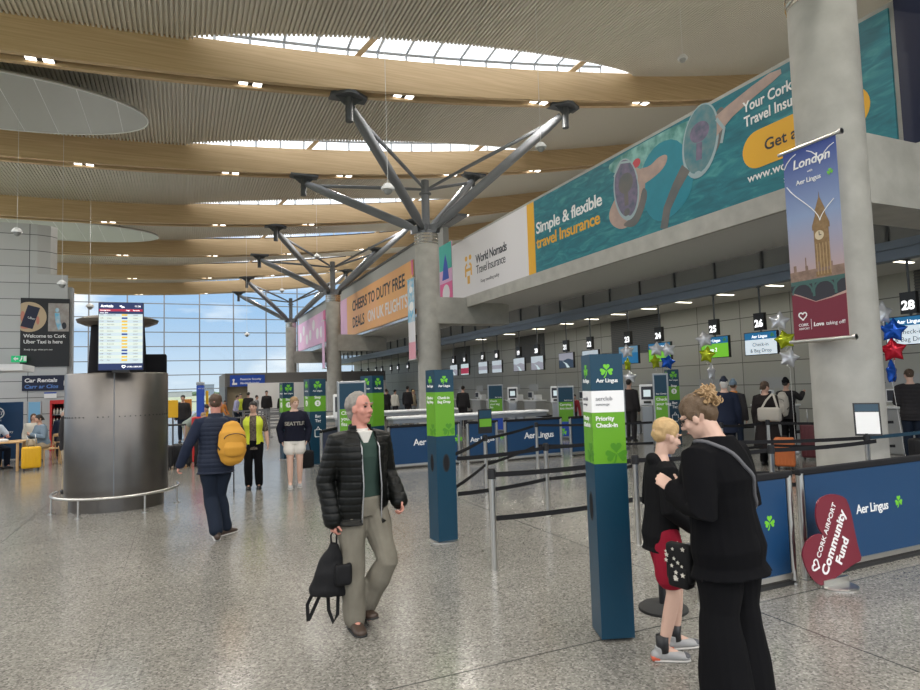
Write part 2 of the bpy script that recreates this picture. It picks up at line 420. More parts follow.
# ---- roof: corrugated bays between the beams, eye-shaped rooflights on the near side of each beam
def gap(x, yb):
    a, b = .15, 16.9
    if x <= a or x >= b: return 0
    t = (x-a)/(b-a); return 1.55*math.sin(PI*t)**.7
PITCH_S = .135
for i in range(len(BEAMS)-1):
    y0, y1 = BEAMS[i]+.38, BEAMS[i+1]-.30
    bm = BM(); back = BM()
    n = int(42/PITCH_S)
    prev = None
    for k in range(n):
        x = -15 + k*PITCH_S; z = zb(x)+BH-.12; ye = y1 - gap(x, y1)
        xx = [(x, z+.085), (x+.012, z), (x+.082, z), (x+.094, z+.085), (x+PITCH_S, z+.085)]
        a = [bm.verts.new((px, y0, pz)) for px, pz in xx]; b = [bm.verts.new((px, ye, pz)) for px, pz in xx]
        for q in range(4): bm.faces.new((a[q], b[q], b[q+1], a[q+1]))
        bm.faces.new(b + [bm.verts.new((x+PITCH_S, ye, z+.3)), bm.verts.new((x, ye, z+.3))])
    step = .75; pv = None
    for k in range(int(42/step)+1):
        x = -15 + k*step; z = zb(x)+BH+.22; ye = y1 - gap(x, y1)
        c = [back.verts.new((x, y0, z)), back.verts.new((x, ye, z))]
        if pv: back.faces.new((pv[0], pv[1], c[1], c[0]))
        pv = c
    ceil_ = struct('ceiling' if i == 0 else 'ceiling', bm, 'slat')
    struct('roof_deck', back, 'slat_back')
# beams: pairs of glulam members with a dark slot between them for the lights
ORD = ['nearest', 'second', 'third', 'fourth', 'fifth', 'sixth', 'seventh', 'eighth']
def curved_bar(bm, y0, y1, zlo, zhi, x0=-15, x1=27, step=1.5):
    pv = None; n = int((x1-x0)/step)
    for k in range(n+1):
        x = x0 + (x1-x0)*k/n; z = zb(x)
        c = [bm.verts.new(p) for p in ((x, y0, z+zlo), (x, y1, z+zlo), (x, y1, z+zhi), (x, y0, z+zhi))]
        if pv:
            for q in range(4): bm.faces.new((pv[q], pv[(q+1) % 4], c[(q+1) % 4], c[q]))
        else: bm.faces.new(c)
        pv = c
    bm.faces.new(pv[::-1])
LX = (-9, -3.6, 2.0, 7.1, 12.6, 17.6)
vis = [b for b in BEAMS if b > 15]
for yb in BEAMS:
    nm = ORD[vis.index(yb)] if yb in vis else None
    t = thing('roof_beam', (0, 0, 0), 0, ('twin curved timber roof beam, %s across the hall' % nm) if nm else 'twin curved timber roof beam above the photographer', 'roof beam', 'curved timber roof beams', kind='structure')
    a = BM(); curved_bar(a, yb-.30, yb-.12, 0, BH); obj('beam', a, 'glulam', t)
    a = BM(); curved_bar(a, yb+.20, yb+.38, -.02, BH); obj('beam', a, 'glulam', t)
    a = BM(); curved_bar(a, yb-.12, yb+.20, .22, .5); obj('slot_soffit', a, 'slat_back', t)
    # rooflight over the gap
    sl = thing('rooflight', (0, 0, 0), 0, ('eye-shaped rooflight in white bars above the %s roof beam' % nm) if nm else 'rooflight above the photographer', 'rooflight', 'rooflights over the beams', kind='structure')
    g = BM(); fr = BM(); pv = None; xs_ = [-1.2 + 1.1*k for k in range(17)]
    for x in xs_:
        z = zb(x)+BH+1.0
        c = [g.verts.new((x, yb-2.3, z+.35)), g.verts.new((x, yb+1.1, z)), g.verts.new((x, yb+1.1, z-1.05))]
        if pv: g.faces.new((pv[0], c[0], c[1], pv[1])); g.faces.new((pv[1], c[1], c[2], pv[2]))
        pv = c
        tube(fr, [(x, yb-2.3, z+.3), (x, yb+1.06, z-.05)], (.05), 4); tube(fr, [(x, yb+1.06, z-1.0), (x, yb+1.06, z)], .05, 4)
    for dy, dz in ((1.06, -1.0), (1.06, -.05), (-.2, .10), (-2.3, .3)):
        tube(fr, [(x, yb+dy, zb(x)+BH+1.0+dz) for x in xs_], .07 if dz > -.9 else .12, 4)
    obj('glazing', g, 'skylight_glass', sl); obj('glazing_bars', fr, 'white_frame', sl)
    for x in (5.2, 13.8):
        st = BM(); tube(st, [(x+.9, yb-1.2, zb(x)+BH+.7), (x, yb+.2, zb(x)+BH-.1)], .12, 4); obj('strut', st, 'glulam', sl)
    # lights in the slot
    for j, x in enumerate(LX):
        z = zb(x)
        where = ('%s from the left under the %s roof beam' % (['first', 'second', 'third', 'fourth', 'fifth', 'sixth'][j], nm)) if nm else 'under a beam above the photographer'
        lt = thing('twin_beam_light', (x, yb, z), 0, 'pair of square white ceiling lights, ' + where, 'ceiling light', 'lights in the roof beams')
        for dx in (-.34, .08):
            a = BM(); box(a, dx, dx+.26, -.09, .17, .035, .05); obj('lamp', a, 'lit_white', lt)
        a = BM(); box(a, -.38, .38, -.10, .18, .05, .3); obj('housing', a, 'black', lt)
        la = bpy.data.lights.new('beam_lamp', 'AREA'); la.shape = 'RECTANGLE'; la.size = .6; la.size_y = .22; la.energy = LAMP_POWER; la.color = (1, .95, .87)
        lo = bpy.data.objects.new('beam_lamp', la); COL.objects.link(lo); lo.location = (x+.04, yb, z-.02); la.spread = R(150)
# eye-shaped acoustic panels hung between beams
def pod(cx, cy, label):
    t = thing('ceiling_panel', (cx, cy, 11.3), 0, label, 'ceiling panel', 'eye-shaped ceiling panels')
    a = BM(); prism(a, oval(0, 0, 5.05, 2.35, 64), 0, .09, X=(1, 0, 0), Y=(0, 1, 0), N=(0, 0, 1)); obj('panel', a, 'pod_metal', t)
    a = BM(); ov = oval(0, 0, 5.07, 2.37, 64); tube(a, [(u, v, 0) for u, v in ov + ov[:1]], .03, 5); obj('rim', a, 'white_paint', t)
    s_ = BM()
    for k in range(-4, 5):
        h_ = 2.35*math.sqrt(max(0, 1-(k*1.05/5.05)**2)); box(s_, k*1.05-.012, k*1.05+.012, -h_, h_, -.006, .004)
    obj('seams', s_, 'white_paint', t)
    h_ = BM()
    for x, y in ((-3, 0), (3, 0), (0, 1.6), (0, -1.6)): cyl(h_, (x, y, .09), (x, y, zb(cx+x)+BH-11.3), .02, seg=6)
    obj('hanger', h_, 'steel_grey', t)
mat('pod_metal', (.42, .42, .41), .35, .4)
pod(-6.1, 23.6, 'large eye-shaped grey metal ceiling panel behind the nearest roof beam')
pod(-6.3, 41.2, 'smaller-looking eye-shaped grey ceiling panel behind the third roof beam')

# ---- concrete pillars with steel trees
def pillar(y, nm, z0=0):
    t = thing('pillar', (PX, y, 0), 0, nm, 'pillar', 'round concrete pillars', kind='structure')
    a = BM(); cyl(a, (0, 0, 0), (0, 0, 7.8), PR, seg=48); obj('shaft', a, 'concrete', t, 'auto')
    a = BM(); lathe(a, [(PR+.01, 7.8), (PR+.012, 8.25), (PR-.06, 8.26)], seg=48)
    for zz in (7.86, 8.0, 8.14): lathe(a, [(PR+.02, zz), (PR+.03, zz+.02), (PR+.02, zz+.04)], seg=48)
    obj('cap_ring', a, 'ring_steel', t, 'auto')
    tr = thing('steel_tree', (PX, y, 8.25), 0, 'grey branching support on ' + nm.split(' with')[0].replace('round ', 'the '), 'roof support', 'steel roof trees', kind='structure')
    a = BM(); cyl(a, (0, 0, 0), (0, 0, 2.35), .17, seg=20); lathe(a, [(.42, 0), (.42, .12), (.3, .18)], seg=24); lathe(a, [(.26, 1.75), (.26, 1.8), (.2, 1.82)]); obj('mast', a, 'steel_grey', tr, 'auto')
    for sx in (-1, 1):
        for sy in (-1, 1):
            ex, ey = 4.33*sx, 4.3*sy; ze = zb(PX+ex) - 8.25
            br = BM(); p0 = V((.22*sx, .22*sy, .22)); p1 = V((ex-.12*sx, ey-.12*sy, ze-.42))
            tube(br, [p0, p0.lerp(p1, .06), p0.lerp(p1, .12), p0.lerp(p1, .9), p1], [.09, .12, .19, .19, .13], 18)
            for q in (-1, 1): prism(br, [(0, 0), (.55*sx, .02), (.62*sx, .34), (.2*sx, .34)], -.03+q*.17, .0+q*.17, O=(0, 0, .05), X=V((1, sy*sx, 0)).normalized(), Y=(0, 0, 1), N=V((-sy*sx, 1, 0)).normalized())
            obj('branch', br, 'steel_grey', tr, 'auto')
            rd = BM(); tube(rd, [(.14*sx, .14*sy, 2.0), (ex*.3, ey*.3, 2.0+(ze-2.5)*.3), (ex-.15*sx, ey-.15*sy, ze-.5)], [.055, .075, .075], 10); obj('tie_rod', rd, 'steel_grey', tr, 'auto')
            hd = BM(); cyl(hd, (ex, ey, ze-.95), (ex, ey, ze-.1), .13, seg=18)
            prism(hd, [(-.62, -.36), (.62, -.36), (.62, .1), (.1, .42), (-.1, .42), (-.62, .1)], ze-.12, ze-.02, O=(ex, ey, 0), X=(1, 0, 0), Y=(0, sy, 0), N=(0, 0, 1))
            prism(hd, [(-.5, 0), (.5, 0), (.16, -.28), (-.16, -.28)], -.02, .02, O=(ex, ey, ze-.1)); obj('branch_head', hd, 'steel_dark', tr, 'auto')
pillar(PYS[0], 'round concrete pillar with the London banner, nearest to the camera')
pillar(PYS[1], 'round concrete pillar in mid hall beside the white insurance banner')
pillar(PYS[2], 'round concrete pillar left of the orange duty free banner')
pillar(PYS[3], 'round concrete pillar farthest down the hall before the end window')

# ---- mezzanine parapet, corbels, soffit, canopy edge, back wall
BX, CX, WX = 11.14, 15.0, 18.0
def bay(y0, y1, zbot, ztop, nm):
    a = BM(); box(a, BX+.02, BX+.3, y0, y1, zbot, ztop); struct('parapet', a, 'grey_panel')
mat('soffit', (.66, .65, .62), .8)
bm = BM(); box(bm, BX+.02, BX+.3, 2.0, 24.2, 5.25, 8.2); struct('parapet', bm, 'concrete')
bm = BM(); box(bm, BX+.3, CX-.1, -3.0, 24.2, 5.35, 5.6); struct('mezzanine_slab', bm, 'soffit')
bm = BM(); box(bm, BX-.05, BX+.06, 2.0, 24.25, 5.16, 5.6); struct('trim_1', bm, 'concrete')
bm = BM(); box(bm, BX+.06, BX+.34, 26.6, 66, 5.9, 9.3); struct('parapet', bm, 'grey_panel')
bm = BM(); box(bm, BX+.3, CX-.1, 24.6, 66, 5.45, 5.7); struct('mezzanine_slab', bm, 'soffit')
bm = BM(); box(bm, BX+.0, BX+.45, 24.7, 66, 9.3, 9.42); struct('trim_2', bm, 'steel_dark')
bm = BM(); box(bm, BX+.06, BX+.1, 26.6, 66, 5.5, 5.95); struct('trim_3', bm, 'ring_steel')
for i, y in enumerate(PYS):
    a = BM(); prism(a, [(0, 4.45), (3.4, 4.45), (3.4, 5.3), (1.8, 5.55), (0, 5.55)], y-.45, y+.45, O=(PX+.2, 0, 0), X=(1, 0, 0), Y=(0, 0, 1), N=(0, 1, 0)); struct('corbel', a, 'concrete')
# glass band over the canopy with its mullions
bm = BM(); box(bm, CX-.02, CX+.02, -3, 70, 4.8, 5.5); struct('window_2', bm, 'dark_glass')
bm = BM(); ys = [9.0+1.72*k for k in range(-6, 36)]
for y in ys: box(bm, CX-.07, CX+.03, y-.03, y+.03, 4.8, 5.5)
struct('window_frame', bm, 'steel_dark')
bm = BM(); box(bm, CX-.25, CX+.05, -3, 70, 4.38, 4.62); box(bm, CX-.35, CX+.05, -3, 70, 4.62, 4.8); struct('trim_4', bm, 'steel_blue')
bm = BM(); box(bm, CX+.05, WX, -3, 70, 4.55, 4.7); struct('ceiling', bm, 'soffit')
# outer shell above and behind the check-in zone
bm = BM(); box(bm, 26, 26.3, -14, ENDY, 0, 16); struct('wall_right', bm, 'grey_panel')
bm = BM(); box(bm, CX+.3, 26, -3, 70, 5.5, 5.7); struct('mezzanine_floor', bm, 'soffit')
def panel_wall_mat():
    m = bpy.data.materials.new('wall_panels'); m.use_nodes = True; t = m.node_tree; b = t.nodes['Principled BSDF']
    tcn = nd(t, 'ShaderNodeTexCoord'); sp = nd(t, 'ShaderNodeSeparateXYZ'); t.links.new(tcn.outputs['Object'], sp.inputs[0]); cb = nd(t, 'ShaderNodeCombineXYZ')
    t.links.new(sp.outputs[1], cb.inputs[0]); t.links.new(sp.outputs[2], cb.inputs[1])
    br = nd(t, 'ShaderNodeTexBrick'); br.offset = 0; br.inputs['Scale'].default_value = 1; br.inputs['Brick Width'].default_value = 2.0; br.inputs['Row Height'].default_value = .78; br.inputs['Mortar Size'].default_value = .014
    br.inputs['Color1'].default_value = (.40, .40, .37, 1); br.inputs['Color2'].default_value = (.36, .36, .33, 1); br.inputs['Mortar'].default_value = (.10, .10, .095, 1); br.inputs['Bias'].default_value = 0
    t.links.new(cb.outputs[0], br.inputs[0]); t.links.new(br.outputs[0], b.inputs['Base Color']); b.inputs['Roughness'].default_value = .5; b.inputs['Metallic'].default_value = .15; M['wall_panels'] = m
panel_wall_mat()
bm = BM(); box(bm, WX, WX+.2, -3, 70, 0, 4.6); struct('wall_back', bm, 'wall_panels')
for k, (y0, y1) in enumerate(((20.0, 23.2), (29.0, 32.2), (38.6, 41.5), (5.5, 10.2))):
    t = thing('wall_louvre', (WX-.03, y0, 0), 0, ['dark grey louvre panel on the back wall behind sign 24', 'dark grey louvre panel on the back wall behind signs 18 and 19', 'dark grey louvre panel high on the back wall near the mid pillar', 'dark louvre panel on the back wall behind sign 28'][k], 'louvre')
    a = BM(); box(a, 0, .03, 0, y1-y0, 3.0, 4.55); obj('panel', a, 'steel_dark', t)
    a = BM()
    for q in range(19): box(a, -.03, .0, 0, y1-y0, 3.03+q*.08, 3.06+q*.08)
    obj('slats', a, 'bulkhead', t)

# ---- tower of metal panels on the left
def tower_mat():
    m = bpy.data.materials.new('tower_panels'); m.use_nodes = True; t = m.node_tree; b = t.nodes['Principled BSDF']
    tcn = nd(t, 'ShaderNodeTexCoord'); sp = nd(t, 'ShaderNodeSeparateXYZ'); t.links.new(tcn.outputs['Object'], sp.inputs[0]); cb = nd(t, 'ShaderNodeCombineXYZ')
    t.links.new(sp.outputs[0], cb.inputs[0]); t.links.new(sp.outputs[2], cb.inputs[1])
    br = nd(t, 'ShaderNodeTexBrick'); br.offset = 0; br.inputs['Scale'].default_value = 1; br.inputs['Brick Width'].default_value = 1.75; br.inputs['Row Height'].default_value = .62; br.inputs['Mortar Size'].default_value = .012
    br.inputs['Color1'].default_value = (.52, .52, .51, 1); br.inputs['Color2'].default_value = (.47, .47, .46, 1); br.inputs['Mortar'].default_value = (.07, .07, .07, 1)
    t.links.new(cb.outputs[0], br.inputs[0]); t.links.new(br.outputs[0], b.inputs['Base Color']); b.inputs['Roughness'].default_value = .4; b.inputs['Metallic'].default_value = .35; M['tower_panels'] = m
tower_mat()
bm = BM(); prism(bm, [(-12, 28.0), (-5.0, 28.0), (-4.6, 28.15), (-4.42, 28.4), (-4.45, 28.6), (-5.6, 34), (-12, 34)], 6.55, 8.47, X=(1, 0, 0), Y=(0, 1, 0), N=(0, 0, 1)); struct('wall_left', bm, 'tower_panels')
bm = BM(); prism(bm, [(-12, 28.02), (-4.0, 28.02), (-4.05, 28.3), (-5.2, 34), (-12, 34)], 0, 6.55, X=(1, 0, 0), Y=(0, 1, 0), N=(0, 0, 1)); struct('wall_left', bm, 'tower_panels')
bm = BM(); box(bm, -4.04, -3.86, 28.12, 28.6, 0, 6.1); struct('trim_5', bm, 'grey_panel')
bm = BM(); box(bm, -16.3, -16, -14, ENDY, 0, 2.2); struct('wall_side', bm, 'grey_panel')
# ---- low block at the end of the hall: dark bulkhead over a pale and a beige wall
bm = BM(); box(bm, 3.0, 15.5, 50, 58, 2.27, 3.28); struct('bulkhead', bm, 'bulkhead')
bm = BM(); box(bm, 4.6, 15.5, 49.85, 50.0, 0, 2.5); struct('wall_end', bm, 'pale_wall')
bm = BM(); box(bm, 3.1, 4.8, 50.6, 50.8, 0, 2.27); struct('wall_end', bm, 'beige_wall')
bm = BM(); box(bm, 3.0, 3.15, 50, 58, 0, 2.27); struct('trim_6', bm, 'steel_dark')

# ================================================================== banners and signs on the building
# ---- long insurance banner on the parapet: root at its bottom-left corner, front towards the hall
Y0 = 26.9
bn = thing('advertising_banner', (BX-.02, Y0, 5.60), R(-90), 'long teal and white travel insurance banner with snorkellers on the mezzanine parapet', 'banner')
HB = 2.5
def U(y): return Y0 - y
a = BM(); box(a, U(25.45), U(6.4), 0, .04, 0, HB); obj('banner_board', a, 'sea_print', bn)
flat(bn, rect(U(25.45), U(18.76), 0, HB), 'banner_white', .0, name='white_panel')
flat(bn, rect(U(18.76), U(18.28), 0, HB), 'orange_yellow', .0, name='yellow_stripe')
V0 = 5.60
def wn(y, z): return (U(y), z - V0)
text(bn, 'World Nomads', U(23.0), 6.84-V0, .50, 'print_dark', .002, bold=.02, gap=.9, w_=.92)
text(bn, 'Travel Insurance', U(23.0), 6.40-V0, .50, 'print_dark', .002, gap=.85, w_=.92)
text(bn, 'Keep travelling safely', U(22.6), 5.98-V0, .19, 'print_dark', .002)
lg = []
for sx in (-1, 1):
    lg.append(strip([(U(23.75)+sx*.28, .85), (U(23.75)+sx*.28, 1.28), (U(23.75)+sx*.12, 1.38)], .13)); lg.append(oval(U(23.75)+sx*.2, 1.62, .13, .11))
lg.append(rect(U(23.75)-.12, U(23.75)+.12, .52, .86)); lg.append(strip([(U(23.75)-.24, 1.12), (U(23.75)+.24, 1.12)], .12))
flat(bn, lg, 'print_orange', .002, name='bird_logo')
text(bn, 'Simple & flexible', U(18.3)+.12, 6.93-V0, .54, 'white_print', .002, bold=.018, gap=.92, w_=1.13)
text(bn, 'travel Insurance', U(18.3)+.12, 6.42-V0, .54, 'orange_yellow', .002, bold=.018, gap=.92, w_=1.13)
mat('skin_print', (.50, .36, .30), .6, noise=(3, .25, (.33, .25, .23))); mat('limb_print', (.10, .12, .13), .6, noise=(2, .3, (.20, .17, .15)))
mat('mask_rim', (.33, .43, .46), .5); mat('mask_glass_print', (.09, .11, .16), .5, noise=(5, .2, (.22, .17, .26))); mat('mask_glass_sea', (.05, .20, .25), .5, noise=(4, .2, (.18, .26, .27)))
mat('surface_print', (.25, .50, .47), .5, noise=(2.2, .1, (.06, .22, .20))); mat('red_print', (.55, .08, .10), .6)
mat('bright_sea_print', (.022, .25, .34), .5, noise=(2.0, .25, (.018, .20, .26)))
def rounded(p, n=2):
    for _ in range(n):
        q = []
        for a, b in zip(p, p[1:] + p[:1]): q += [(a[0]*.75+b[0]*.25, a[1]*.75+b[1]*.25), (a[0]*.25+b[0]*.75, a[1]*.25+b[1]*.75)]
        p = q
    return p
def W(*p): return [wn(y, z) for y, z in p]
flat(bn, rounded(W((14.2, 7.75), (12.9, 7.3), (12.0, 7.1), (11.2, 7.3), (10.3, 8.05), (14.0, 8.08))), 'surface_print', .001, name='water_surface_print')
flat(bn, rounded(W((12.75, 6.3), (12.9, 7.3), (12.2, 7.9), (11.3, 7.7), (10.9, 6.6), (11.3, 6.0), (12.2, 5.75))), 'bright_sea_print', .002, name='bright_water_print')
flat(bn, rounded(W((13.95, 6.9), (14.25, 6.55), (14.1, 6.2), (13.6, 5.95), (13.0, 6.15), (12.75, 6.6), (12.6, 7.1), (12.95, 7.6), (13.4, 7.3))), 'skin_print', .0025, name='swimmer_print')
flat(bn, rounded(W((13.7, 6.1), (13.1, 5.9), (12.75, 6.3), (12.55, 6.7), (12.75, 6.95), (12.95, 6.4), (13.3, 6.2))), 'limb_print', .003, name='swimmer_print')
flat(bn, rounded(W((12.95, 6.95), (12.4, 7.0), (11.9, 7.15), (11.75, 7.45), (12.1, 7.5), (12.45, 7.35), (12.9, 7.45))), 'skin_print', .0058, name='arm_print')
flat(bn, [oval(*wn(12.95, 7.62), .16, .12)], 'red_print', .0035, name='swimmer_print')
flat(bn, oval(*wn(13.42, 7.05), .52, .88, 30, R(8)), 'mask_rim', .004, name='dive_mask_print'); flat(bn, oval(*wn(13.42, 7.08), .465, .81, 30, R(8)), 'mask_glass_print', .0055, name='dive_mask_print')
flat(bn, [strip(W((11.2, 6.9), (11.55, 6.55), (11.9, 6.1), (12.05, 5.62)), [.34, .30, .26, .26])], 'limb_print', .0052, name='arm_print')
flat(bn, rounded(W((11.3, 6.9), (10.8, 6.65), (10.2, 6.95), (9.95, 7.55), (10.0, 8.02), (10.5, 7.6), (11.2, 7.2))), 'limb_print', .0035, name='swimmer_print')
flat(bn, [strip(W((10.35, 7.5), (9.8, 7.72), (9.2, 7.88), (8.75, 7.97), (8.5, 7.99)), [.46, .32, .26, .22, .10])], 'skin_print', .0062, name='arm_print')
flat(bn, oval(*wn(10.72, 7.38), .56, .86, 30, R(-12)), 'mask_rim', .005, name='dive_mask_print'); flat(bn, oval(*wn(10.72, 7.42), .505, .79, 30, R(-12)), 'mask_glass_sea', .0065, name='dive_mask_print')
flat(bn, [oval(*wn(13.42, 7.22), .30, .28, 20), strip(W((13.42, 6.95), (13.42, 6.6)), .16), oval(*wn(13.42, 6.42), .12, .10)], 'limb_print', .0068, name='face_print'); flat(bn, [oval(*wn(10.72, 7.6), .30, .24, 20), strip(W((10.74, 7.35), (10.78, 6.95)), .18)], 'mask_glass_print', .0078, name='face_print')
flat(bn, [strip(W((13.9, 7.55), (13.6, 7.85), (13.2, 7.75)), .06), strip(W((10.2, 7.7), (10.0, 7.4), (10.1, 7.1)), .08), oval(*wn(13.4, 6.25), .10, .07), oval(*wn(10.85, 6.62), .12, .08)], 'mask_rim', .0092, name='snorkel_print')
text(bn, 'Your Cork base for', U(9.46), 7.52-V0, .32, 'white_print', .009, bold=.02, w_=.82)
text(bn, 'Travel Insurance', U(9.46), 7.20-V0, .32, 'white_print', .009, bold=.02, w_=.82)
flat(bn, [(U(9.15)+.4*math.cos(t_), 6.62-V0+.4*math.sin(t_)) for t_ in (PI/2+PI*k/14 for k in range(15))] + [(U(7.2)+.4*math.cos(t_), 6.62-V0+.4*math.sin(t_)) for t_ in (-PI/2+PI*k/14 for k in range(15))], 'orange_yellow', .004, name='button_print')
text(bn, 'Get a quote', U(9.0), 6.52-V0, .34, 'print_dark', .007, bold=.015)
text(bn, 'www.worldnomads.com', U(9.46), 5.98-V0, .26, 'white_print', .004, bold=.01)
text(bn, 'your travel safety net', U(8.6), 5.75-V0, .12, 'white_print', .004)
t = thing('dark_board', (BX-.03, 6.3, 5.60), R(-90), 'plain black board beyond the right end of the long insurance banner', 'board')
a = BM(); box(a, 0, 5.0, 0, .05, -.0, 2.6); obj('panel', a, 'sign_navy', t)
# colourful panel at the left end of the white banner
t = thing('advertising_banner', (BX-.02, 26.95, 5.62), R(-90), 'narrow green, lilac and pink panel left of the white insurance banner', 'panel')
a = BM(); box(a, 0, 1.45, 0, .05, 0, 2.75); obj('board', a, 'lilac', t)
flat(t, rect(0, 1.45, 1.55, 2.75), 'teal_print', 0); flat(t, rect(0, 1.45, 0, .95), 'pink', 0); flat(t, oval(.72, .45, .42, .42), 'banner_white', .002)
flat(t, [[(.3, 1.1), (1.1, 1.1), (.95, 1.8), (.72, 2.3), (.5, 1.8)]], 'royal', .002)
# ---- duty free banner: a board between near (right) end and far (left) end
df = thing('advertising_banner', (BX-.02, 47.4, 5.78), R(-90), 'orange duty free banner with black and white capitals on the far parapet', 'banner')
a = BM(); box(a, 0, 16.8, 0, .05, -.12, 2.75); obj('board', a, 'peach', df)
flat(df, rect(0, 2.4, -.12, 2.75), 'lilac', .0, name='lilac_panel'); flat(df, rect(-2.6, 0, -.1, 2.75), 'lilac', -.02, name='lilac_panel', th=.03)
flat(df, [strip([(-.9, 0), (-.9, 2.75)], .25), oval(-1.7, 1.9, .4, .5)], 'pink', .012, name='pattern')
text(df, 'CHEERS TO DUTY FREE', 4.0, 1.55, 1.02, 'print_dark', .002, bold=.02, w_=1.07)
text(df, 'DEALS', 4.0, .38, 1.02, 'print_dark', .002, bold=.02, w_=1.07); text(df, 'ON UK FLIGHTS', 7.9, .38, 1.02, 'banner_white', .002, bold=.02, w_=1.07)
flat(df, [[(16.2, -.1), (16.8, -.1), (16.8, 2.0), (16.55, 1.6), (16.35, .8)]], 'print_dark', .001, name='bottle_print')
flat(df, [[(16.55, 2.0), (16.8, 1.9), (16.8, 2.75), (16.5, 2.75)]], 'pink', .001, name='pattern')
pk = thing('advertising_banner', (BX-.02, 66, 5.9), R(-90), 'pale pink and lilac banner on the parapet beyond the duty free banner', 'banner')
a = BM(); box(a, 0, 13.5, 0, .05, 0, 2.7); obj('board', a, 'lilac', pk)
flat(pk, [oval(1.5+q*1.7, 1.3+.6*math.sin(q*2), .6, .5) for q in range(7)], 'banner_white', .001, name='pattern')
flat(pk, rect(12.6, 13.5, 0, 2.7), 'pink', .001, name='pattern')

# ---- hanging banners on pillars
def hang_banner(loc, rz, w_, h, m, label, arm):
    t = thing('hanging_banner', loc, rz, label, 'banner', None)
    a = BM(); box(a, 0, w_, -.004, .004, 0, h); obj('cloth', a, m, t)
    for z in (h+.02, -.03):
        a = BM(); cyl(a, (-.08, 0, z), (w_+.10, 0, z), .028, seg=12); cyl(a, (w_+.06, 0, z), (w_+.10, 0, z), .045, seg=12)
        tube(a, [(w_*.45, 0, z), (w_*.45, arm, z)], .02, 8); obj('pole', a, 'stainless', t, 'auto')
    return t
lb = hang_banner((8.78, 6.78, 2.38), R(-90), .88, 2.96, 'dusk_print', 'tall blue and red London banner with clock tower on the nearest pillar', .3)
mat('tower_print', (.30, .19, .09), .6, noise=(14, .2, (.20, .12, .05))); mat('bridge_print', (.05, .12, .11), .6); mat('river_print', (.03, .03, .04), .6); mat('parliament_print', (.20, .13, .10), .6, noise=(12, .15, (.30, .2, .15)))
flat(lb, [(0, .72), (.15, .66), (.4, .55), (.65, .58), (.88, .62), (.88, .001), (0, .001)], 'burgundy', .005)
flat(lb, [(0, .74), (.15, .68), (.4, .56), (.65, .60), (.88, .66), (.88, .88), (0, .88)], 'river_print', .0045)
flat(lb, [rect(0, .88, .86, 1.0)] + [rect(.066*q, .066*q+.045, 1.0, 1.02 + .10*(q % 3 == 1) + .03*(q % 2)) for q in range(13)] + [rect(.27, .285, 1.0, 1.25), rect(.0, .88, 1.0, 1.05)], 'parliament_print', .0045)
flat(lb, [rect(0, .88, .84, .90)] + [strip([(cx+.17*math.cos(t_), .70+.16*math.sin(t_)) for t_ in (PI*k/8 for k in range(9))], .03) for cx in (.19, .55)] + [strip([(.878-.17*math.cos(t_), .70+.16*math.sin(t_)) for t_ in (PI*k/8 for k in range(5))], .03), rect(.36, .40, .64, .86), rect(.71, .75, .64, .86)], 'bridge_print', .006)
tzz = lambda z_: .92 + (z_-.9)*.745
flat(lb, [[(u-.02, tzz(v)) for u, v in p] for p in [rect(.46, .70, .9, 1.88), rect(.44, .72, 1.86, 1.95), [(.44, 1.95), (.72, 1.95), (.66, 2.16), (.50, 2.16)], rect(.50, .66, 2.16, 2.26), [(.50, 2.26), (.66, 2.26), (.59, 2.50), (.57, 2.50)], [(.573, 2.5), (.587, 2.5), (.58, 2.62)]]], 'tower_print', .006)
mat('clock_print', (.62, .52, .36), .6); mat('tower_line', (.42, .29, .15), .6)
flat(lb, oval(.53, 1.545, .072, .072, 24), 'clock_print', .0085); flat(lb, [rect(.47+.05*q, .482+.05*q, .95, 1.42) for q in range(5)], 'tower_line', .0085)
flat(lb, [strip([(.53, 1.545), (.53, 1.60)], .010), strip([(.53, 1.545), (.565, 1.545)], .010)], 'print_dark', .011)
hp = heart(.60, 2.42, .66, R(-4), 48)
cl = [strip([p, q], .012) for p, q in zip(hp, hp[1:] + hp[:1]) if all(.01 < r_[0] < .87 and r_[1] < 2.9 for r_ in (p, q))]
flat(lb, cl, 'white_print', .0055, name='heart_outline')
text(lb, 'London', .16, 2.66, .2, 'white_print', .006, bold=.02, shear=.15); text(lb, 'with', .40, 2.55, .05, 'white_print', .006); lingus(lb, .20, 2.40, .105, .006)
heart_logo(lb, .17, .36, .07, .006); text(lb, 'CORK', .09, .20, .06, 'white_print', .007, bold=.01); text(lb, 'AIRPORT', .09, .145, .045, 'white_print', .007)
flat(lb, rect(.30, .306, .14, .30), 'white_print', .006); text(lb, 'Love', .34, .185, .085, 'white_print', .007, bold=.03, shear=.1); text(lb, 'taking off!', .54, .185, .075, 'white_print', .007, shear=.1)
hb2 = hang_banner((8.80, 24.95, 3.0), R(-90), .82, 3.35, 'banner_white', 'narrow blue and pink hanging banner on the mid hall pillar', .3)
mat('sky_print', (.16, .50, .72), .6, noise=(4, .12, (.60, .65, .70))); mat('rose_print', (.75, .35, .42), .6)
flat(hb2, rect(0, .82, 1.55, 3.35), 'sky_print', .005); flat(hb2, rect(0, .82, 0, .7), 'rose_print', .005); flat(hb2, [oval(.4, 2.9, .2, .14), oval(.45, 2.2, .25, .2)], 'white_print', .008)
hb3 = hang_banner((8.80, 42.75, 3.3), R(-90), .82, 3.2, 'lilac', 'narrow lilac hanging banner on the pillar beside the duty free banner', .3)

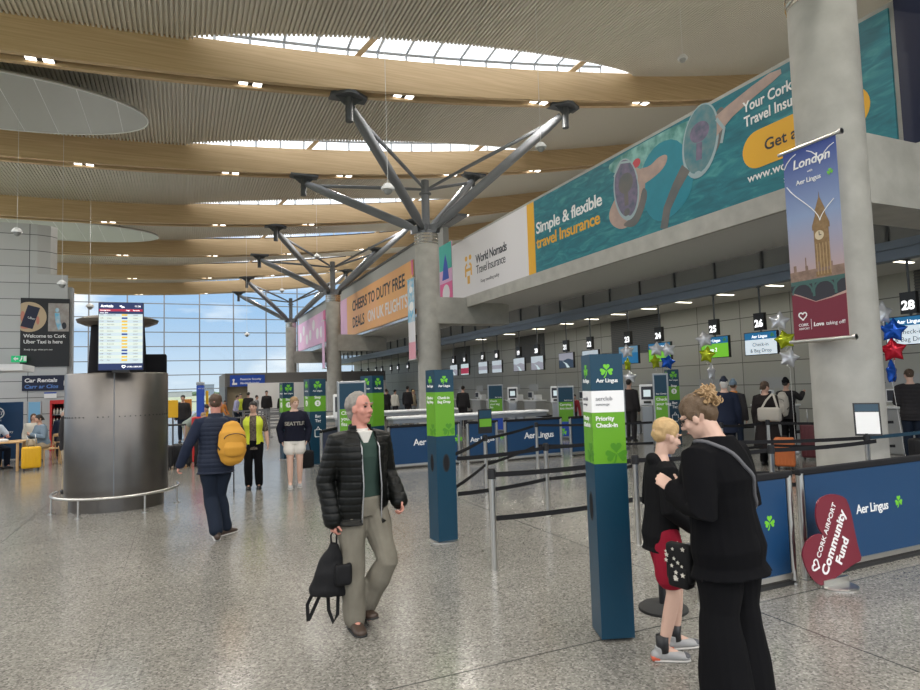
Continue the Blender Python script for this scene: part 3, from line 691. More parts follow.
# ---- things on the metal tower at the left
po = thing('taxi_poster', (-5.5, 27.96, 3.02), 0, 'black taxi welcome poster with phone picture on the metal tower', 'poster')
a = BM(); box(a, 0, 1.58, 0, .04, 0, 2.6); obj('board', a, 'sign_black', po)
mat('tan_print', (.52, .40, .26), .5); mat('photo_print', (.42, .40, .38), .5, noise=(5, .2, (.28, .24, .22))); mat('hand_print', (.55, .22, .16), .5)
import_ov = [(u, v) for u, v in oval(.27, 1.88, .56, .57, 40)]
flat(po, [(max(0, u), v) for u, v in import_ov], 'tan_print', 0, name='circle_print')
flat(po, [oval(.07, 1.9, .07, .2), oval(.14, 1.5, .14, .07), oval(.55, 1.75, .05, .16)], 'hand_print', .002, name='hand_print')
q = Matrix.Rotation(R(-16), 2); flat(po, [tuple(V((.31, 1.88)) + q @ V(p)) for p in ((-.2, -.42), (.2, -.42), (.2, .42), (-.2, .42))], 'sign_navy', .003, name='phone_print')
text(po, 'Uber', .22, 1.83, .12, 'white_print', .006, rot=R(-16))
flat(po, rect(.88, 1.56, 1.34, 2.42), 'photo_print', 0, name='photo_print'); flat(po, [oval(1.17, 2.16, .06, .08), strip([(1.17, 2.05), (1.2, 1.7), (1.28, 1.42)], .16)], 'sky_print', .002, name='figure_print'); flat(po, oval(1.4, 1.56, .08, .13), 'print_dark', .002, name='bag_print')
text(po, 'Welcome to Cork', .10, 1.10, .19, 'white_print', 0, bold=.01, gap=.94); text(po, 'Uber Taxi is here', .10, .88, .19, 'white_print', 0, bold=.01, gap=.94); text(po, 'Ready to go when you are', .12, .62, .085, 'white_print', 0)
cr_ = thing('car_rental_sign', (-5.42, 27.95, 2.12), 0, 'black car rentals sign in white and blue lettering below the taxi poster', 'sign')
a = BM(); box(a, 0, 1.75, 0, .05, 0, .57); obj('board', a, 'sign_navy', cr_); mat('blue_letter', (.10, .22, .55), .5)
text(cr_, 'Car Rentals', .07, .32, .20, 'white_print', 0, bold=.03, shear=.12, w_=1.1); text(cr_, 'Carr ar C\u00edos', .07, .09, .19, 'blue_letter', 0, bold=.03, shear=.12, w_=1.1); flat(cr_, rect(1.33, 1.62, .17, .36), 'white_print', 0)
ex = thing('exit_sign', (-5.70, 27.62, 3.18), 0, 'small green exit sign with arrow on the metal tower above white canopy', 'sign')
a = BM(); box(a, 0, .46, 0, .09, 0, .24); obj('board', a, 'green_sign', ex); a = BM(); box(a, .04, .10, .09, .38, .1, .14); obj('bracket', a, 'steel_grey', ex)
flat(ex, [[(.06, .13), (.14, .21), (.14, .16), (.22, .16), (.22, .10), (.14, .10), (.14, .05)], rect(.38, .47, .04, .22), oval(.33, .20, .025, .025), strip([(.33, .17), (.31, .1), (.27, .04)], .04)], 'white_print', 0, name='pictogram')
ws = thing('notice', (-4.72, 27.97, 1.83), 0, 'small white notice under the black car rentals sign', 'notice'); a = BM(); box(a, 0, .4, 0, .02, 0, .22); obj('board', a, 'white_print', ws); flat(ws, rect(0, .4, .17, .22), 'royal', 0)

# ---- blue departures sign over the bulkhead
ds = thing('overhead_sign', (3.35, 49.9, 2.28), 0, 'blue overhead direction sign with white lettering at the far bulkhead', 'sign')
a = BM(); box(a, 0, 2.5, 0, .08, 0, .85); obj('board', a, 'royal', ds); text(ds, 'Passenger Security', .72, .48, .2, 'white_print', 0, bold=.02); text(ds, 'Sl\u00e1nd\u00e1il Paisin\u00e9ir\u00ed', .72, .18, .2, 'white_print', 0, bold=.02)
flat(ds, [rect(.15, .5, .12, .28), oval(.25, .5, .08, .08), rect(.2, .3, .28, .44)], 'white_print', 0, name='pictogram')

# ---- check-in signs hanging from the canopy edge
sp_ = [(8.74, '28', 'bag'), (12.73, '26', 'bag'), (14.4, '25', 'green'), (16.83, '24', 'greenblue'), (18.46, '23', 'blue'), (20.8, '22', 'road'), (22.52, '21', 'dark'), (24.9, '20', 'road'), (26.59, '19', 'road'), (28.92, '18', 'pale'), (30.57, '17', 'pale'), (32.94, '16', 'red'), (34.55, '15', 'road'),
       (42.88, '14', ''), (45.17, '13', ''), (46.9, '12', ''), (49.3, '11', ''), (51.02, '10', ''), (53.49, '9', ''), (55.84, '8', ''), (59.13, '7', '')]
mat('pale_print', (.3, .35, .4), .4, emit=(.52, .58, .62), es=.7); mat('grey_screen', (.3, .3, .34), .4, emit=(.30, .30, .36), es=.6); mat('dark_screen', (.02, .03, .05), .4, emit=(.02, .04, .07), es=.8)
desc = {'bag': 'over a white and blue bag drop screen', 'green': 'over a lime green screen half behind a balloon', 'greenblue': 'over a blue and lime screen behind balloons', 'blue': 'over a blue screen behind a silver balloon', 'road': 'over a pale landscape screen', 'dark': 'over a dark road picture screen', 'pale': 'over a pale blue striped screen', 'red': 'over a pale screen with red lower half', '': 'far down the row'}
for y, n, k in sp_:
    t = thing('check_in_sign', (14.98, y-.10, 0), R(-90), 'black hanging sign numbered %s %s' % (n, desc[k]), 'sign', 'numbered check-in signs')
    a = BM(); cyl(a, (0, .02, 2.95), (0, .02, 4.40), .026, seg=10); cyl(a, (0, .02, 4.36), (0, .02, 4.39), .07, seg=12); obj('pole', a, 'steel_dark', t, 'auto')
    a = BM(); box(a, -.17, .17, -.06, .06, 3.14, 3.63); obj('number_box', a, 'sign_black', t)
    text(t, n, 0, 3.24, .28, 'lit_number', .06, bold=.035, align='CENTER', name='number')
    if k:
        w2 = .55; z0, z1 = 2.44, 3.10
        a = BM(); box(a, -w2, w2, -.035, .05, z0, z1); obj('screen_housing', a, 'black', t)
        P = lambda *r_: [(u*w2*.96, z0 + .02 + v*(z1-z0-.04)) for u, v in r_]
        m0 = {'bag': 'screen_white', 'green': 'screen_green', 'greenblue': 'screen_green', 'blue': 'screen_teal', 'road': 'pale_print', 'dark': 'grey_screen', 'pale': 'pale_print', 'red': 'screen_row'}[k]
        flat(t, P((-1, 0), (1, 0), (1, 1), (-1, 1)), m0, .035, name='display')
        if k in ('bag', 'green', 'greenblue'):
            flat(t, P((-1, .68), (1, .68), (1, 1), (-1, 1)), 'screen_teal', .037, name='display_header'); text(t, 'Aer Lingus', -.28, z0+.49, .12, 'lit_number', .039, bold=.01); shamrock(t, .40, z0+.54, .10, .04)
        if k == 'bag': text(t, 'Check-in', 0, z0+.25, .15, 'print_grey', .037, align='CENTER'); text(t, '& Bag Drop', 0, z0+.08, .15, 'print_grey', .037, align='CENTER')
        if k == 'green': text(t, 'Step 2', -.1, z0+.2, .16, 'lit_number', .037, align='CENTER')
        if k == 'blue': flat(t, P((-1, .62), (1, .62), (1, 1), (-1, 1)), 'screen_sky', .037, name='display_header')
        if k in ('road', 'dark'):
            flat(t, P((-1, 0), (1, 0), (1, .5), (.3, .62), (-.4, .5), (-1, .55)), 'dark_screen' if k == 'dark' else 'grey_screen', .037, name='landscape_picture'); flat(t, P((.1, 0), (.55, 0), (.1, .3), (-.5, .45), (-.15, .28)), 'screen_row', .039, name='road_picture')
        if k == 'pale': flat(t, P((-1, .3), (1, .3), (1, .62), (-1, .62)), 'grey_screen', .037, name='display_band')
        if k == 'red': flat(t, P((-1, .1), (1, .1), (1, .62), (-1, .62)), 'screen_red', .037, name='display_band')
# tubes in the ceiling over the desks
for k, y in enumerate((9.35, 13.0, 14.85, 16.7, 18.5, 20.3, 22.1, 24.0, 26.5, 29.5, 33)):
    t = thing('ceiling_tube', (15.35, y, 4.52), 0, 'slim white ceiling tube over the check-in desks, ' + ['right of the nearest pillar', 'near sign 26', 'near sign 25', 'near sign 24', 'near sign 23', 'between signs 23 and 22', 'near sign 21', 'between signs 21 and 20', 'near sign 19', 'near sign 18', 'near sign 16'][k], 'ceiling light', 'tubes over the check-in desks')
    a = BM(); box(a, 0, 1.1, -.05, .05, -.02, 0); obj('tube', a, 'tube_white', t); a = BM(); box(a, -.03, 1.13, -.07, .07, 0, .03); obj('housing', a, 'grey_frame', t)
    la = bpy.data.lights.new('desk_lamp', 'AREA'); la.shape = 'RECTANGLE'; la.size = 1.1; la.size_y = .1; la.energy = TUBE_POWER; la.color = (1, .94, .78)
    lo = bpy.data.objects.new('desk_lamp', la); COL.objects.link(lo); lo.location = (15.9, y, 4.47)

# ================================================================== queue furniture
# ---- square totems
def totem(loc, rz, bands, label, w_=.25, h=2.02, side=.0, plate=True):
    t = thing('queue_totem', loc, rz, label, 'totem', 'queue totems'); q = w_/2
    d = side or w_; e_ = d/2
    z1 = h
    for z0, m_, nm in bands:
        a = BM(); box(a, -q, q, -e_, e_, z0, z1); obj(nm, a, m_, t); z1 = z0
    if plate: a = BM(); lathe(a, [(q*1.42, 0), (q*1.42, .012), (q*1.2, .02)], seg=32); obj('base_plate', a, 'stainless', t)
    return t
def totem_big(loc, rz, label, white, words, slots):
    bands = [(1.755, 'lingus_blue', 'blue_top')] + ([(1.60, 'white_print', 'white_band')] if white else []) + [(1.235, 'lime', 'green_band'), (.02, 'lingus_blue', 'blue_column')]
    t = totem(loc, rz, bands, label, .238 if white else .25, plate=not white); q = .119 if white else .125
    for f in ('front', 'left'):
        shamrock(t, 0, 1.90, .078, q, face=f); text(t, 'Aer Lingus', 0, 1.815, .040, 'white_print', q, f, 'CENTER', bold=.015, gap=.92)
        v = 1.59 if white else 1.72
        for ln in words: v -= .048; text(t, ln, -.095, v, .044, 'white_print', q, f, bold=.025)
        flat(t, [[(u, max(vv, 1.24)) for u, vv in p] for p in shamrock_polys(.045, 1.305, .13)], 'lime_dark', q, f, name='shamrock_print')
        if f in slots: flat(t, oval(0, .92, .045, .105, 24), 'black', q, f, name='belt_slot'); flat(t, oval(0, .92, .030, .088, 24), 'belt', q+.002, f, name='belt_slot')
        if white: text(t, 'aerclub', -.09, 1.685, .042, 'print_grey', q, f); text(t, 'concierge', -.09, 1.65, .026, 'print_grey', q, f)
    return t
totem_big((2.84, 3.80, 0), R(-20), 'tall blue, white and green priority check-in totem beside the boy', True, ('Priority', 'Check-in'), ('left',))
totem_big((2.845, 7.0, 0), R(4), 'tall blue and green check-in totem right of the grey-haired man', False, ('Check-in', 'Bag Drop'), ('front', 'left'))
def totem_far(loc, rz, label, w_, h, bands, num):
    t = totem(loc, rz, bands, label, w_, h); q = w_/2
    for f in ('front', 'left'):
        shamrock(t, 0, h-.15, .16, q, face=f); text(t, 'Aer Lingus', 0, h-.31, .055, 'white_print', q, f, 'CENTER', bold=.015)
        if num:
            text(t, 'Step', 0, h-.48, .09, 'white_print', q, f, 'CENTER', bold=.02); flat(t, oval(0, h-.60, .075, .075), 'white_print', q, f, name='disc'); text(t, num, 0, h-.635, .10, 'lime', q+.003, f, 'CENTER', bold=.03)
            text(t, 'Bag', 0, h-.95, .10, 'white_print', q, f, 'CENTER', bold=.02); text(t, 'Tag', 0, h-1.06, .10, 'white_print', q, f, 'CENTER', bold=.02)
            flat(t, [strip([(-.08, h-1.42), (.08, h-1.42), (.08, h-1.25), (-.08, h-1.25), (-.08, h-1.42)], .018), strip([(-.04, h-1.25), (0, h-1.17), (.04, h-1.25)], .018)], 'white_print', q, f, name='bag_pictogram')
    return t
B1 = lambda h: [(h-.42, 'lingus_blue', 'blue_top'), (h-.80, 'lime', 'green_band'), (.02, 'lingus_blue', 'blue_column')]
totem_far((2.62, 17.5, 0), R(10), 'blue and green step totem behind the woman in the navy sweatshirt', .30, 2.05, B1(2.05), '1')
totem_far((3.05, 15.8, 0), R(8), 'blue and green step totem with bag symbol at the left end of the white rails', .42, 2.10, B1(2.10), '2')
totem_far((4.10, 14.3, 0), R(30), 'blue and green totem rising behind the grey-haired man', .38, 2.12, [(1.72, 'lingus_blue', 'blue_top'), (.95, 'lime', 'green_band'), (.02, 'lingus_blue', 'blue_column')], '')
totem_far((12.45, 13.5, 0), R(-25), 'blue and green step totem under the silver and blue balloons', .30, 2.1, B1(2.06), '3')
# ---- bag sizers and framed boards
def sizer(loc, rz, label, w_, h, words, lower=None, fr='grey_frame'):
    t = thing('bag_sizer', loc, rz, label, 'bag sizer', 'framed bag size boards'); q = w_/2
    a = BM(); rbox(a, -q, q, -.02, .16, .05, h, .02); obj('cabinet', a, fr, t)
    a = BM(); box(a, -q-.05, q+.05, -.2, .3, 0, .05); obj('base', a, 'steel_dark', t)
    k = q-.045
    flat(t, rect(-k, k, h*.70, h-.05), 'lingus_blue', .02, name='blue_panel'); flat(t, rect(-k, k, h*.33, h*.70), 'lime', .02, name='green_panel'); flat(t, rect(-k, k, .1, h*.33), lower or 'royal', .02, name='lower_panel')
    text(t, 'Aer Lingus', k-.02, h*.72, .06, 'white_print', .022, align='RIGHT', bold=.02)
    for i, ln in enumerate(words): text(t, ln, -k+.03, h*.70-.12-.12*i, .105, 'white_print', .022, bold=.015)
    return t
sizer((3.36, 13.3, 0), R(-10), 'grey-framed blue and green bag check board behind the grey-haired man', .62, 2.0, ('Check', 'your bag', 'fits'))
sizer((10.6, 13.75, 0), R(-35), 'silver-framed carrying too much sizer right of the priority totem', .66, 1.75, ('Carrying', 'too much?'), 'screen_sky')
sizer((11.55, 12.95, 0), R(-40), 'blue and green bag sizer with royal blue base under the twin balloons', .40, 2.0, ('Check', 'your bag', 'fits'))
sizer((11.39, 17.2, 0), R(-32), 'silver-framed sizer half hidden behind the priority totem', .55, 1.72, ('Carrying', 'too much?'))
sizer((11.1, 21.6, 0), R(-25), 'blue and lime bag check board with royal base in front of the far desks', .60, 1.84, ('Check', 'your bag', 'fits'))

# ---- belt stanchions
def stanchion_parts(t, tall=.96, post='stainless'):
    a = BM(); cyl(a, (0, 0, .0), (0, 0, tall-.09), .032, seg=18); obj('post', a, post, t, 'auto')
    a = BM(); cyl(a, (0, 0, tall-.09), (0, 0, tall), .042, seg=18); cyl(a, (0, 0, tall), (0, 0, tall+.012), .034, seg=18); obj('belt_head', a, 'black', t, 'auto')
def belt(t, dx, dy, z=.90, sag=.02, m='belt', z1=None):
    z1 = z if z1 is None else z1
    q_ = 1-.06/math.hypot(dx, dy); dx, dy = dx*q_, dy*q_
    n = 8; pts = [(dx*k/n, dy*k/n, z + (z1-z)*k/n - sag*4*(k/n)*(1-k/n)) for k in range(n+1)]
    a = BM(); ribbon(a, pts, .05); obj('belt', a, m, t)
def stanchion(x, y, label, belts=(), post='stainless', low=True, tall=.98, m='belt'):
    t = thing('belt_stanchion', (x, y, 0), 0, label, 'queue post', 'belt stanchions'); stanchion_parts(t, tall, post)
    for dx, dy in belts:
        belt(t, dx, dy, tall-.05, m=m)
        if low: belt(t, dx, dy, .50)
    a = BM(); lathe(a, [(.036, 0), (.036, .006), (.033, .01)]); obj('floor_socket', a, 'stainless', t); return t
stanchion(2.82, 5.63, 'steel belt post nearest the camera, left of the priority totem', [(1.82, .04)])
stanchion(4.64, 5.67, 'steel belt post between the priority totem and the boy', [(1.9, -.2)])
stanchion(4.62, 7.52, 'steel belt post in the middle lane left of the priority totem', [(-1.58, -.42), (1.9, .4)])
st = stanchion(4.64, 9.46, 'steel belt post carrying a small black and green queue sign', [(-1.72, -2.30), (2.2, 2.1)])
a = BM(); box(a, -.12, .12, -.03, .0, 1.02, 1.42); obj('sign_plate', a, 'sign_black', st); flat(st, rect(-.11, .11, 1.13, 1.26), 'lime', .03, name='sign_band'); flat(st, rect(-.11, .11, 1.27, 1.40), 'lingus_blue', .03, name='sign_band')
stanchion(6.96, 11.68, 'far steel belt post before the blue barriers in the middle lane', [(2.2, -1.2)])
stanchion(6.54, 5.47, 'steel belt post hidden behind the boy and woman', [(1.9, -.1)])
stanchion(10.36, 8.7, 'steel belt post in front of the orange suitcase', [(1.5, -1.5)])
stanchion(9.2, 8.75, 'steel belt post behind the woman in black', [(1.06, -.05)])
sg = stanchion(8.72, 5.72, 'steel belt post with tilted white notice in front of the nearest pillar', [(-2.0, .95)])
belt(sg, 3.5, .35, .93, m='lingus_blue')
sn = BM(); mt = Matrix.Rotation(R(-12), 4, 'X'); box(sn, -.16, .16, -.012, .012, 0, .46, Matrix.Translation((0, -.03, .96)) @ Matrix.Rotation(R(-52), 4, 'Z') @ mt); obj('notice_frame', sn, 'black', sg)
s2 = BM(); box(s2, -.14, .14, -.016, -.012, .025, .33, Matrix.Translation((0, -.03, .96)) @ Matrix.Rotation(R(-52), 4, 'Z') @ mt); obj('notice_paper', s2, 'white_print', sg)
s2 = BM(); box(s2, -.14, .14, -.016, -.012, .34, .44, Matrix.Translation((0, -.03, .96)) @ Matrix.Rotation(R(-52), 4, 'Z') @ mt); obj('notice_header', s2, 'lingus_blue', sg)
# post with a dish base beside the boy
bp_ = thing('dish_base_post', (3.50, 4.02, 0), 0, 'black post on a round black dish base behind the boy', 'queue post')
a = BM(); lathe(a, [(.19, 0), (.19, .02), (.17, .035), (.05, .05)], seg=36); obj('dish_base', a, 'rubber', bp_, 'auto'); a = BM(); cyl(a, (0, 0, .04), (0, 0, .98), .03); obj('post', a, 'black', bp_, 'auto')

# ---- printed barriers
def barrier(x0, x1, y, label, logo_u=None, h=.98, group='blue printed barriers', m='banner_blue', dirv=None, logo_size=.17):
    x0, x1 = x0+.055, x1-.055; ln = x1-x0; t = thing('printed_barrier', (x0, y, 0), 0 if dirv is None else dirv, label, 'barrier', group)
    a = BM(); box(a, .08, ln-.08, -.012, .012, .10, h-.06); obj('banner_panel', a, m, t)
    a = BM(); rbox(a, 0, ln, -.028, .028, h-.06, h, .012); obj('top_rail', a, 'belt', t)
    a = BM(); box(a, .04, ln-.04, -.02, .02, .055, .10); obj('bottom_rail', a, 'stainless', t); a = BM(); box(a, .04, ln-.04, -.03, .03, .0, .03); obj('kick_strip', a, 'rubber', t)
    for u in (.035, ln-.035):
        a = BM(); cyl(a, (u, 0, .0), (u, 0, h-.04), .032, seg=16); cyl(a, (u, 0, 0), (u, 0, .015), .045, seg=20); obj('post', a, 'stainless', t, 'auto')
    if logo_u is not None: lingus(t, logo_u, .50, logo_size, .012)
    return t
barrier(3.76, 5.02, 3.97, 'blue printed barrier behind the woman in black', .15, logo_size=.13)
barrier(5.02, 7.4, 3.99, 'blue printed barrier right of the burgundy heart sign', .76, logo_size=.12)
barrier(7.4, 9.6, 4.0, 'blue printed barrier at the far right beyond the frame edge', .6)
barrier(4.15, 6.05, 13.55, 'blue printed barrier behind the grey-haired man', .62, logo_size=.21)
barrier(6.05, 7.0, 13.45, 'narrow blue printed barrier right of the second totem', .1, logo_size=.16)
barrier(7.0, 8.75, 13.35, 'blue printed barrier behind the middle lane post', .55, logo_size=.21)
barrier(8.75, 10.4, 13.2, 'blue printed barrier just left of the priority totem', .45, logo_size=.21)
mat('barrier_slate', (.06, .075, .13), .5)
barrier(0, 1.9, 0, 'slate blue printed barrier end-on left of the grey-haired man', None, m='barrier_slate', dirv=R(61)).location = (2.66, 13.2, 0)
# ---- white topped rails behind the barriers
def white_rail(x0, x1, y, label, z=1.12, d=.5):
    t = thing('white_counter_rail', (x0, y, 0), 0, label, 'counter', 'white topped counter rails'); ln = x1-x0
    a = BM(); rbox(a, 0, ln, 0, d, z-.07, z, .03, 3); obj('top', a, 'white_paint', t, 'auto')
    a = BM(); box(a, .05, ln-.05, .05, d-.05, z-.16, z-.07); obj('under_rail', a, 'grey_frame', t)
    k = .3
    while k < ln:
        a = BM(); box(a, k-.03, k+.03, d/2-.03, d/2+.03, 0, z-.16); obj('leg', a, 'grey_frame', t); k += 1.6
    return t
white_rail(4.6, 9.0, 14.4, 'long white topped counter rail right behind the blue barriers')
white_rail(4.9, 8.2, 18.6, 'white topped counter rail farther back left of the second totem')
white_rail(2.85, 3.9, 16.6, 'short white topped counter behind the slate barrier')

# ================================================================== people
_vox_cache = []
def remesh(bm, vox, smooth=3):
    """one continuous surface over the closed shapes in bm"""
    me = bpy.data.meshes.new('tmp'); bmesh.ops.recalc_face_normals(bm, faces=bm.faces[:]); bm.to_mesh(me); bm.free()
    o = bpy.data.objects.new('tmp', me); COL.objects.link(o)
    md = o.modifiers.new('r', 'REMESH'); md.mode = 'VOXEL'; md.voxel_size = vox; md.use_smooth_shade = True
    if smooth: sm = o.modifiers.new('s', 'SMOOTH'); sm.iterations = smooth; sm.factor = .5
    me2 = bpy.data.meshes.new_from_object(o.evaluated_get(_dg()))
    bpy.data.objects.remove(o); bpy.data.meshes.remove(me)
    return me2
def blob(name, bm, vox, m, parent, smooth=3, post=None, label=None):
    me = remesh(bm, vox, smooth); me.name = name
    me.materials.clear(); me.materials.append(M[m])
    if post:
        b = BM(); b.from_mesh(me); b.normal_update()
        for f in (post if isinstance(post, (list, tuple)) else [post]): f(b)
        b.to_mesh(me); b.free()
    me.polygons.foreach_set('use_smooth', [True]*len(me.polygons))
    o = bpy.data.objects.new(name, me); COL.objects.link(o); o.parent = parent
    if label: o['label'] = label
    return o
def puff(step, amp, z0=-9, z1=9):
    def f(b):
        for v in b.verts:
            if z0 < v.co.z < z1: v.co += v.normal*(-amp*(1-abs(math.sin(PI*v.co.z/step)))**3 + amp*.4)
    return f
def folds(amp, sc, seed=0):
    def f(b):
        from mathutils import noise
        for v in b.verts: v.co += v.normal*amp*noise.noise(V((v.co.x*sc, v.co.y*sc, v.co.z*sc*.6+seed)))
    return f
def open_front(x0f, wf, ymin=0.0):
    def f(b):
        kill = [q for q in b.faces if q.calc_center_median().y > ymin and abs(q.calc_center_median().x - x0f(q.calc_center_median().z)) < wf(q.calc_center_median().z)]
        bmesh.ops.delete(b, geom=kill, context='FACES')
    return f
def keep(cond):
    def f(b):
        kill = [q for q in b.faces if not cond(q.calc_center_median())]
        bmesh.ops.delete(b, geom=kill, context='FACES')
    return f
TORSO = [(.84, .155, .108, -.005), (.92, .168, .120, -.012), (1.0, .158, .112, -.005), (1.1, .145, .104, 0), (1.2, .152, .108, .004), (1.3, .168, .116, .006), (1.38, .172, .108, 0), (1.44, .140, .086, -.008), (1.49, .085, .068, -.01), (1.53, .058, .058, -.008)]
mat('skin', (.52, .31, .23), .5); mat('skin_ruddy', (.52, .235, .18), .5); mat('skin_pale', (.62, .40, .31), .5); mat('skin_dark', (.20, .11, .07), .5)
mat('eye_dark', (.02, .018, .015), .25); mat('lips', (.40, .15, .13), .5)

def hand_shape(bm, w_, d, th, curl, s=1.0):
    """palm and five bent fingers; w_ wrist, d pointing direction, th thumb side"""
    d = V(d).normalized(); th = V(th); th = (th - d*th.dot(d)).normalized(); n = d.cross(th)
    w_ = V(w_); pe = w_ + d*.085*s
    tube(bm, [w_ - d*.02*s, w_ + d*.02*s, w_ + d*.06*s, pe], [(.024*s, .018*s), (.034*s, .016*s), (.040*s, .015*s), (.038*s, .012*s)], 12, 'round', ref=th)
    for k, (o, l) in enumerate(((.030, .072), (.010, .080), (-.011, .075), (-.030, .060))):
        p = w_ + d*.08*s + th*o*s; a = curl*(1+.08*k)
        q1 = p + (d*math.cos(a*.6) + n*math.sin(a*.6))*l*.45*s; q2 = q1 + (d*math.cos(a*1.5) + n*math.sin(a*1.5))*l*.32*s; q3 = q2 + (d*math.cos(a*2.2) + n*math.sin(a*2.2))*l*.26*s
        tube(bm, [p - d*.015*s, p, q1, q2, q3], [.0095*s, .0095*s, .009*s, .0085*s, .0075*s], 8, 'round')
    p = w_ + d*.025*s + th*.026*s; q1 = p + (d*.55 + th*.75 + n*.25*curl).normalized()*.042*s; q2 = q1 + (d*.85 + th*.3 + n*.5*curl).normalized()*.034*s
    tube(bm, [p, q1, q2], [.013*s, .011*s, .009*s], 8, 'round')

def person(label, pos, az, h=1.75, vox=.012, skin='skin', top=None, bottom=None, shoes='black', hair=('short', 'hair_brown'),
           lk=None, la=None, rk=None, ra=None, le=None, lw=None, re=None, rw=None, lean=0, head=(0, 0), build=1.0, fem=False,
           lt=0, rt=0, lhd=None, rhd=None, lth=None, rth=None, curl=.6, hs=1.0, z=0, cat='person', face=True, sit=None, group=None, name='person', toe_l=0, toe_r=0, liftl=0, liftr=0):
    """x = the person's right, y = ahead, z = up, written for a height of 1.75 m"""
    sc = h/1.75
    t = thing(name, (pos[0], pos[1], z), R(-az), label, cat, group, sc=sc)
    pel = V((0, 0, .93)) if sit is None else V((0, sit[0], sit[1]))
    def B(p):                       # bend at the hips
        p = V(p); q = p - V((0, 0, .93)); q = Quaternion((1, 0, 0), -R(lean)) @ q; return pel + q
    bx = build
    nb = B((0, -.008, 1.52)); HM = Matrix.Translation(nb) @ Matrix.Rotation(-R(lean)*.6, 4, 'X') @ Matrix.Rotation(R(head[0]), 4, 'Z') @ Matrix.Rotation(R(head[1]), 4, 'X') @ Matrix.Translation((0, .012, .135*hs)) @ Matrix.Scale(hs, 4)
    sw = .168*(.9 if fem else 1)*min(1.12, .5+.5*bx) + .01
    J = dict(ls=B((-sw, -.01, 1.425)), rs=B((sw, -.01, 1.425)), lh=pel + V((-.088, 0, -.02)), rh=pel + V((.088, 0, -.02)))
    J['lk'] = V(lk or (-.095, .02, .49)); J['la'] = V(la or (-.10, -.02, .085)); J['rk'] = V(rk or (.095, .02, .49)); J['ra'] = V(ra or (.10, -.02, .085))
    J['le'] = V(le) if le else J['ls'] + V((-.055, -.03, -.29)); J['lw'] = V(lw) if lw else J['le'] + V((-.01, .07, -.25))
    J['re'] = V(re) if re else J['rs'] + V((.055, -.03, -.29)); J['rw'] = V(rw) if rw else J['re'] + V((.01, .07, -.25))
    def torso_shape(bm, infl=0, z0=.84, z1=1.53, wide=1.0, hem=0, belly=0):
        rr = [(z, a, b, y) for z, a, b, y in TORSO if z0-.001 <= z <= z1+.001]
        if z0 < .84: rr = [(z0, .160+hem, .115+hem, -.005)] + rr
        pts = [B((0, y + belly*math.exp(-((z-1.08)/.14)**2)*.5, z)) for z, a, b, y in rr]
        rad = [(((a*(.94 if fem and 1.05 < z < 1.25 else 1))*bx + infl)*wide, b*bx + infl + belly*math.exp(-((z-1.08)/.14)**2)*.5 + (.02 if fem and 1.2 < z < 1.36 else 0)) for z, a, b, y in rr]
        tube(bm, pts, rad, 22, 'round' if False else 'flat', ref=(1, 0, 0))
    def arm(bm, s_, infl, to=1.0, cuff=0):
        a, e_, w2 = J[s_+'s'], J[s_+'e'], J[s_+'w']; q = bx**.5
        inn = a.lerp(B((0, -.01, 1.41)), .35)
        if to <= .55: tube(bm, [inn, a, a.lerp(e_, to/.55)], [.06*q+infl, .057*q+infl, .047*q+infl+.006], 14, 'round')
        else: tube(bm, [inn, a, a.lerp(e_, .5), e_, e_.lerp(w2, .45), e_.lerp(w2, (to-.55)/.45)], [.06*q+infl, .056*q+infl, .05*q+infl, .043*q+infl, .040*q+infl, .030*q+infl+cuff], 14, 'round')
    def leg(bm, s_, infl, to=1.0, flare=0, top_=0):
        a, k, n_ = J[s_+'h'], J[s_+'k'], J[s_+'a']; q = bx**.5
        if to <= .5: p = a.lerp(k, to*2); tube(bm, [a + (a-k)*.05, a.lerp(p, .5), p], [.092*q+infl, .085*q+infl+flare*.5, .076*q+infl+flare], 16, 'round')
        else:
            e_ = k.lerp(n_, (to-.5)*2); tube(bm, [a + (a-k)*.05, a.lerp(k, .35), a.lerp(k, .75), k, k.lerp(e_, .4), e_], [.092*q+infl, .083*q+infl, .064*q+infl, .056*q+infl+flare*.2, .054*q+infl+flare*.5, .036*q+infl+flare], 16, 'round')
    # ---- body
    bm = BM()
    torso_shape(bm)
    tube(bm, [B((0, -.012, 1.47)), nb + V((0, 0, .01)), HM @ V((0, -.015, -.05))], [.060*min(bx, 1.1), .054*min(bx, 1.1), .055*min(bx, 1.1)], 14, 'round')
    ell(bm, (0, -.012, .035), (.073, .090, .083), HM, 20, 14); ell(bm, (0, .028, -.025), (.058, .060, .085), HM, 18, 12); ell(bm, (0, .052, -.083), (.030, .028, .025), HM)
    for sx in (-1, 1):
        ell(bm, (sx*.074, -.008, -.006), (.010, .02, .031), HM @ Matrix.Rotation(sx*.25, 4, 'Z')); ell(bm, (sx*.035, .055, -.02), (.026, .028, .03), HM); ell(bm, (sx*.032, .080, .030), (.022, .010, .007), HM)
    tube(bm, [HM @ V((0, .082, .024)), HM @ V((0, .095, -.004)), HM @ V((0, .102, -.021))], [.008*hs, .0105*hs, .013*hs], 10, 'round')
    for sx in (-1, 1): ell(bm, (sx*.012, .092, -.025), (.010, .012, .008), HM)
    ell(bm, (0, .083, -.055), (.024, .010, .009), HM)
